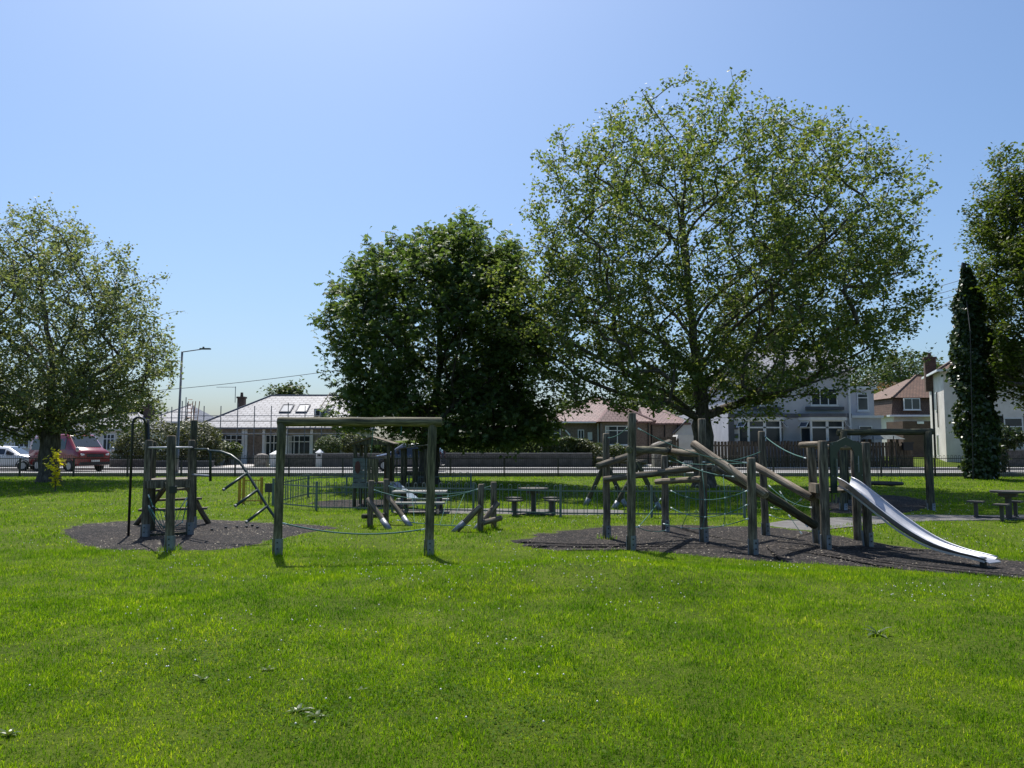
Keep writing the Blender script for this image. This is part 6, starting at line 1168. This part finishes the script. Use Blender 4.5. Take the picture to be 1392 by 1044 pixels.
    if roofbar:
        for x in (-1.6, -.2, .9): m2 = MB(); m2.span(x - .03, x + .03, -.75, .75, st[2][3] + .03, st[2][3] + .08); m2.build('roof_bar', 'trim_black', t, local=True)
        for x, y in ((-1.6, -.6), (-1.6, .6), (.9, -.6), (.9, .6)): m2 = MB(); m2.span(x - .03, x + .03, y - .03, y + .03, st[2][3] - .03, st[2][3] + .031); m2.build('bar_foot', 'trim_black', t, local=True)
        m2 = MB(); m2.span(1.0, 1.12, -.55, .55, st[2][3] - .02, st[2][3] + .14); m2.build('roof_sign', 'white_trim', t, local=True)
    return t
van = [(-2.5, .4, 1.05, 1.7, .9, .95, .8), (-2.42, .36, 1.1, 1.93, .93, .97, .82), (-1.0, .34, 1.1, 2.0, .95, .98, .83), (1.0, .34, 1.12, 2.0, .95, .98, .83), (1.2, .34, 1.14, 1.95, .95, .98, .8), (1.92, .34, 1.18, 1.28, .95, .97, .86), (2.38, .36, 1.06, 1.16, .93, .96, .84), (2.52, .4, .9, 1.0, .88, .92, .8)]
van = [(x, zb, zm * 1.07, zt * 1.09, wb, wm, wt) for (x, zb, zm, zt, wb, wm, wt) in van]; vp = at(93, 640, 46); car('red passenger van parked across the road behind the left tree', (vp.x, 46, .31), math.radians(-29), 'red_paint', van, (-1.55, 1.6), .34, ((-2.2, -1.0, .08, .85), (-.92, .1, .08, .85), (.2, 1.15, .08, .8)), .97, 'van', 'van', roofbar=True)
hatch = [(-2.05, .4, .85, .92, .78, .84, .7), (-2.0, .32, .9, 1.05, .82, .86, .72), (-1.55, .3, .92, 1.45, .84, .88, .62), (-.6, .28, .93, 1.52, .86, .89, .6), (.35, .28, .93, 1.46, .86, .89, .6), (1.1, .28, .9, .98, .86, .88, .74), (1.85, .3, .78, .84, .82, .85, .7), (2.05, .36, .66, .72, .74, .8, .64)]
p = at(8, 640, 47); car('white hatchback parked beyond the railings left of the red van', (p.x, 47, .31), math.radians(8), 'white_paint', hatch, (-1.3, 1.3), .31, ((-1.4, -.65, .1, .85), (-.58, .25, .1, .85), (.33, .78, .1, .75)), .86)
suv = [(x, zb, zm * 1.08, zt * 1.1, wb, wm, wt) for (x, zb, zm, zt, wb, wm, wt) in hatch]
p = at(556, 640, 46.5); car('dark blue car parked on the road behind the timber hut', (p.x, 46.5, .31), math.radians(176), 'blue_paint', suv, (-1.3, 1.3), .34, ((-1.4, -.65, .1, .85), (-.58, .25, .1, .85), (.33, .78, .1, .75)), .86)

# ------------------------------------------------------------------ street lamp and wires
lp = at(240, 645, 41.3); lam = thing('street_lamp', 'tall grey street lamp with short angled arm above the shrub', 'street lamp', (lp.x, 41.3, .4)); H = at(244, 478, 41.3).z - .4; x2 = at(276, 475, 41.3).x - lp.x
mb = MB(); mb.tube([(0, 0, -.1), (0, 0, 1.2), (0, 0, 1.25), (.08, 0, H)], [.1, .1, .07, .055], 10); mb.build('column', 'scaffold', lam, smooth=True, local=True); mb = MB(); mb.tube([(.08, 0, H - .02), (x2, 0, H + .14)], .028, 8); mb.build('arm', 'scaffold', lam, local=True)
mb = MB(); mb.box((x2 + .12, 0, H + .15), (.55, .2, .07)); mb.ball((x2 + .02, 0, H + .22), .06, 8, 5); mb.build('lantern', 'panel_grey', lam, local=True)
def wire(label, p, q, s, r=.018, group='overhead wires'): mb = MB(); mb.tube(sag(p, q, s, 16), r, 5); tag(mb.build('overhead_wire', 'trim_black'), label, 'wire', group)
wire('single overhead wire running from the left tree to the chestnut', at(-40, 545, 52), at(560, 488, 50), .5)
wt = at(1312, 366, iY)
for k, (py0, py1) in enumerate(((398, 379), (407, 389), (415, 398), (424, 408))):
    wire('one of four thin parallel wires reaching the top of the ivy column', at(1120, py0 + 22, 58), at(1312, py1, iY), .25, .014, 'four wires at the ivy column')
